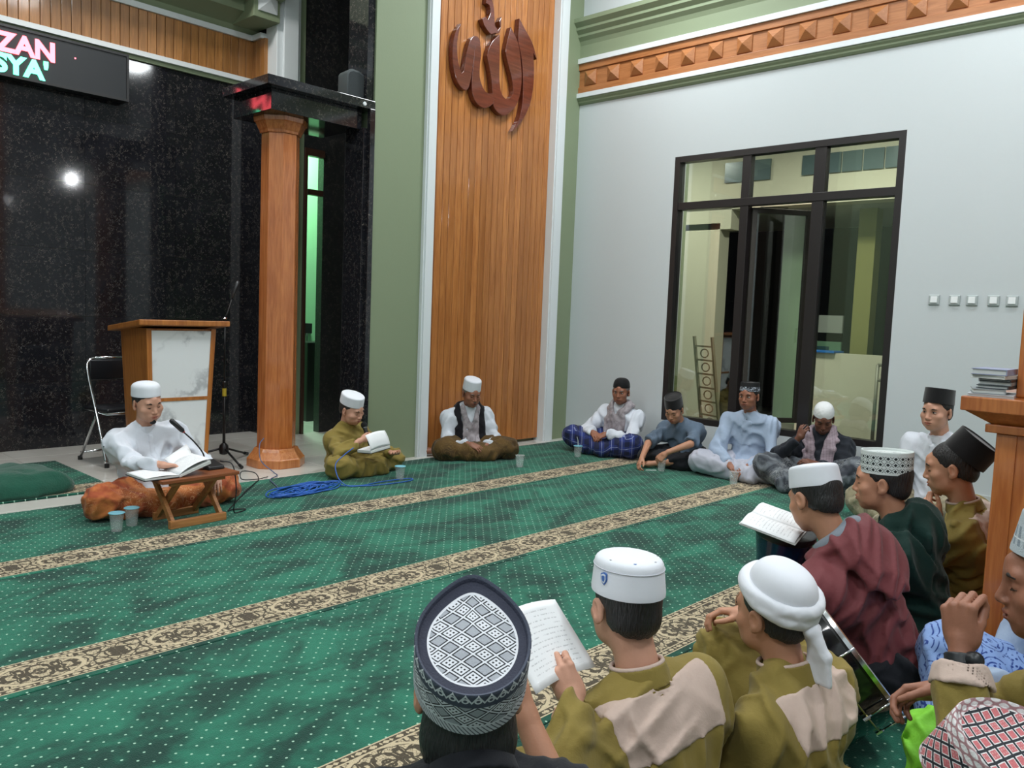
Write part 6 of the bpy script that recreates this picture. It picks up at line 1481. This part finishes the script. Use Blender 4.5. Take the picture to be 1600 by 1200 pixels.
person('P15', (2.05, 0.10), -10, 'boy in grey embroidered cap at the right edge, hand with watch raised to mouth', (1.985, 0.296, 0.790), s=0.95, hs=1.0, hy=-6, hp=6, skin_='brown', head_h=0.0032, hand_h=0.003,
       armL=dict(w=(1.80, 0.425, 0.665), world=True, f=(0.1, 0.15, 1.0), p=(0.85, -0.2, 0.0), curl=(65, 75, 45), hint=(-0.6, 0.5, -0.8), sleeve=0.72, cuffr=0.046, thumb=(0.3, 1.2), hk=1.05), armR=dict(w=(1.985, 0.49, 0.505), world=True, f=(-0.25, 0.85, -0.4), p=(-0.6, -0.3, -0.7), curl=(30, 45, 30), hint=(0.8, -0.2, -0.5), sleeve=0.85),
       shirt=M_olive, lower=(M_olive, 0.02, 'trousers'), collar=(M_olive, 0.02, 0.066), cap=cap_fn('peci', M_c15, tilt=14, at=(0, -0.014, 0.046), pk=dict(h=0.085, flare=0.95), rx=0.086, ry=0.106), seed=53, fold=(0.009, 44), shirt_h=0.008, extra=x15, eyesides=(-1,))
# pink cap in the bottom corner
person('P16', (1.27, 0.10), -16, 'boy wearing a pink, black and white patterned cap in the bottom right corner', (1.245, 0.245, 0.624), s=0.85, hs=0.98, hy=-8, hp=8, skin_='brown', head_h=0.004, hand_h=0.0045, shirt=M_blk, lower=(M_blk, 0.02, 'trousers'), collar=(M_blk, 0.016, 0.066),
       cap=cap_fn('peci', M_c16, tilt=30, roll=-22, at=(0, -0.024, 0.044), pk=dict(h=0.092, flare=0.99, sink=0.008), rx=0.087, ry=0.112, point=0.08, seg=96), seed=59, face=False)
# person in the blue sarong, mostly hidden
person('P17', (3.02, 0.36), -62, 'person in blue floral sarong sitting before the pillar, cut off at the right edge', (3.0, 0.40, 0.66), s=0.92, hs=0.95, skin_='tan', head_h=0.006, hand_h=0.006, shirt=M_lblue, lower=(M_bflower, 0.045, 'sarong'), collar=(M_wcl, 0.018, 0.064),
       cap=cap_fn('kopiah', M_capw, tilt=4), seed=61, face=False, legs={1: ((0.30, 0.26, 0.25), (0.18, 0.40, 0.06)), -1: ((-0.22, 0.30, 0.24), (-0.1, 0.42, 0.06))}, armL=dict(w=(-0.06, 0.30, 0.22)), armR=dict(w=(0.06, 0.30, 0.22)))

# ================================================================ things held or standing among the boys
PC = [Vector(q)-Vector((1.35, 1.13, 0.5)) for q in ((1.232, 1.056, 0.527), (1.475, 1.087, 0.503), (1.23, 1.176, 0.655), (1.468, 1.213, 0.63))]
def paperf(u, v):
    q = PC[0]*(1-u)*(1-v)+PC[1]*u*(1-v)+PC[2]*(1-u)*v+PC[3]*u*v; return q+Vector((0, 0.004, 0.008))*math.sin(u*PI)
ps = build_sheet(sheet(paperf, 10, 10, 0.0008), 'paper_sheet', M_text); ps.location = (1.35, 1.13, 0.5)
tag(ps, 'white sheet of handwriting held between the two nearest boys', 'paper')
# big black drum
def place(o, cx, axis):
    z = Vector(axis).normalized(); x = z.cross(Vector((0, 0, 1))).normalized(); y = z.cross(x)
    m = Matrix((x, y, z)).transposed().to_4x4(); m.translation = Vector(cx); o.matrix_world = m
dr = thing('bass_drum', 'large black drum with chrome hoops leaning between the turban boy and the maroon jacket', 'drum', (0, 0, 0))
DAX = (0.488, -0.651, 0.668); place(dr, (2.397, 1.023, 0.200), DAX)
M_shell = mat('black_drum_shell', col=(0.010, 0.010, 0.012), rough=0.12, coat=0.4)
r = 0.225; HZ = 0.218
MB().lathe([(r, 0), (r, HZ-0.02)], seg=48).build('shell', M_shell, dr, smooth='auto')
MB().lathe([(r+0.002, HZ-0.014), (r+0.006, HZ-0.012), (r+0.006, HZ), (r+0.002, HZ+0.003), (r-0.006, HZ-0.004)], seg=48).build('hoop', M_chrome, dr, smooth='auto')
MB().lathe([(r-0.006, HZ-0.02), (r-0.006, HZ-0.008), (0.01, HZ-0.006)], seg=48).build('drum_skin', mat('dark_drum_skin', col=srgb(24, 24, 26), rough=0.35), dr, smooth='auto')
MB().tube([(math.cos(a)*(r+0.003), math.sin(a)*(r+0.003), HZ-0.085) for a in [2*PI*k/48 for k in range(48)]], 0.003, 6, closed=True).build('middle_hoop', mat('brass', col=srgb(186, 170, 96), metal=0.8, rough=0.3), dr, smooth=True)
MB().tube([(math.cos(a)*(r+0.002), math.sin(a)*(r+0.002), 0.004) for a in [2*PI*k/48 for k in range(48)]], 0.005, 6, closed=True).build('lower_hoop', M_chrome, dr, smooth=True)
lc = dr.matrix_world.inverted() @ Vector((0, 0, 1.3)); CA = math.atan2(lc.y, lc.x)
for k in range(8):
    a = 2*PI*k/8+CA+0.05; c_, s_ = math.cos(a)*(r+0.012), math.sin(a)*(r+0.012)
    q = MB().tube([(c_, s_, HZ+0.002), (c_, s_, HZ-0.085)], 0.0035, 8).build('tension_rod', M_chrome, dr, smooth=True)
    MB().lathe([(0.007, HZ-0.098), (0.007, HZ-0.078)], (c_, s_, 0), 8).build('lug', M_chrome, q)
em = MB()
def on_shell(a0, z0, w, hgt):
    n = 6; out = []
    for j in (0, 1):
        for i in range(n+1):
            a = a0+(i/n-0.5)*w/r; out.append(((r+0.0012)*math.cos(a), (r+0.0012)*math.sin(a), z0+(j-0.5)*hgt))
    return out, [(i, i+1, n+2+i, n+1+i) for i in range(n)]
for (da, dz, w, hg) in ((0, 0.028, 0.075, 0.014), (0.14, 0.0, 0.014, 0.07), (0.0, 0.006, 0.04, 0.012), (0.07, -0.012, 0.012, 0.036)):
    em.add(*on_shell(CA-0.35+da, 0.085+dz, w, hg))
em.build('emblem', mat('emblem_blue', col=srgb(70, 150, 190), rough=0.4), dr)
# blue drum under the open book in the maroon boy's lap
sd = thing('lap_drum', 'dark blue drum in the lap of the boy in the maroon jacket', 'drum', (0, 0, 0)); place(sd, (2.93, 1.33, 0.38), (-0.1, -0.16, 1.0))
M_bshell = mat('dark_blue_shell', col=srgb(16, 36, 66), rough=0.2, coat=0.3)
MB().lathe([(0.07, -0.24), (0.075, -0.1), (0.09, 0.05), (0.108, 0.15)], seg=36).build('shell', M_bshell, sd, smooth='auto')
MB().lathe([(0.109, 0.14), (0.113, 0.145), (0.113, 0.165), (0.106, 0.168)], seg=36).build('hoop', M_black, sd, smooth='auto')
MB().lathe([(0.106, 0.155), (0.105, 0.162), (0.01, 0.163)], seg=36).build('drum_skin', M_paperl, sd)
ob = thing('song_sheet_book', 'open white book resting on the blue lap drum before the maroon jacket', 'book', (2.905, 1.335, 0.556), 0.0); ob.rotation_euler = (math.radians(12), math.radians(-6), math.radians(10))
MB().box(-0.14, 0.14, -0.105, 0.105, 0, 0.006).build('cover', M_paperl, ob, bevel=0.002)
build_sheet(sheet(lambda u, v: (-0.14*u, -0.1+0.2*v, 0.0075+0.012*math.sin(u*PI))), 'left_page', M_text, ob); build_sheet(sheet(lambda u, v: (0.14*u, -0.1+0.2*v, 0.0075+0.012*math.sin(u*PI))), 'right_page', M_text, ob)
# bright green bag
gb = Field([el((0, 0, 0.15), (0.085, 0.075, 0.2), k=0.05), el((0.03, 0.02, 0.31), (0.06, 0.05, 0.05), k=0.04), el((-0.05, 0.0, 0.29), (0.05, 0.05, 0.06), rotm('y', 30), k=0.03), el((0, 0, 0.05), (0.12, 0.1, 0.06), k=0.05)], 0.006, pad=0.03)
gb.wrinkle(folds(8, 0.010, 55, (1, 1, 1))); X, Y, Z = gb.grid(); gb.D = np.maximum(gb.D, np.broadcast_to(f32(0.001)-Z, gb.D.shape).astype(f32))
o = np_mesh('green_bag', [gb.mesh()], mat('lime_cloth', col=srgb(116, 190, 44), rough=0.7, var=0.3, bump=(24, 0.6))); o.location = (2.115, 0.53, 0.014)
tag(o, 'crumpled lime green bag under the hand of the boy with the watch', 'bag')
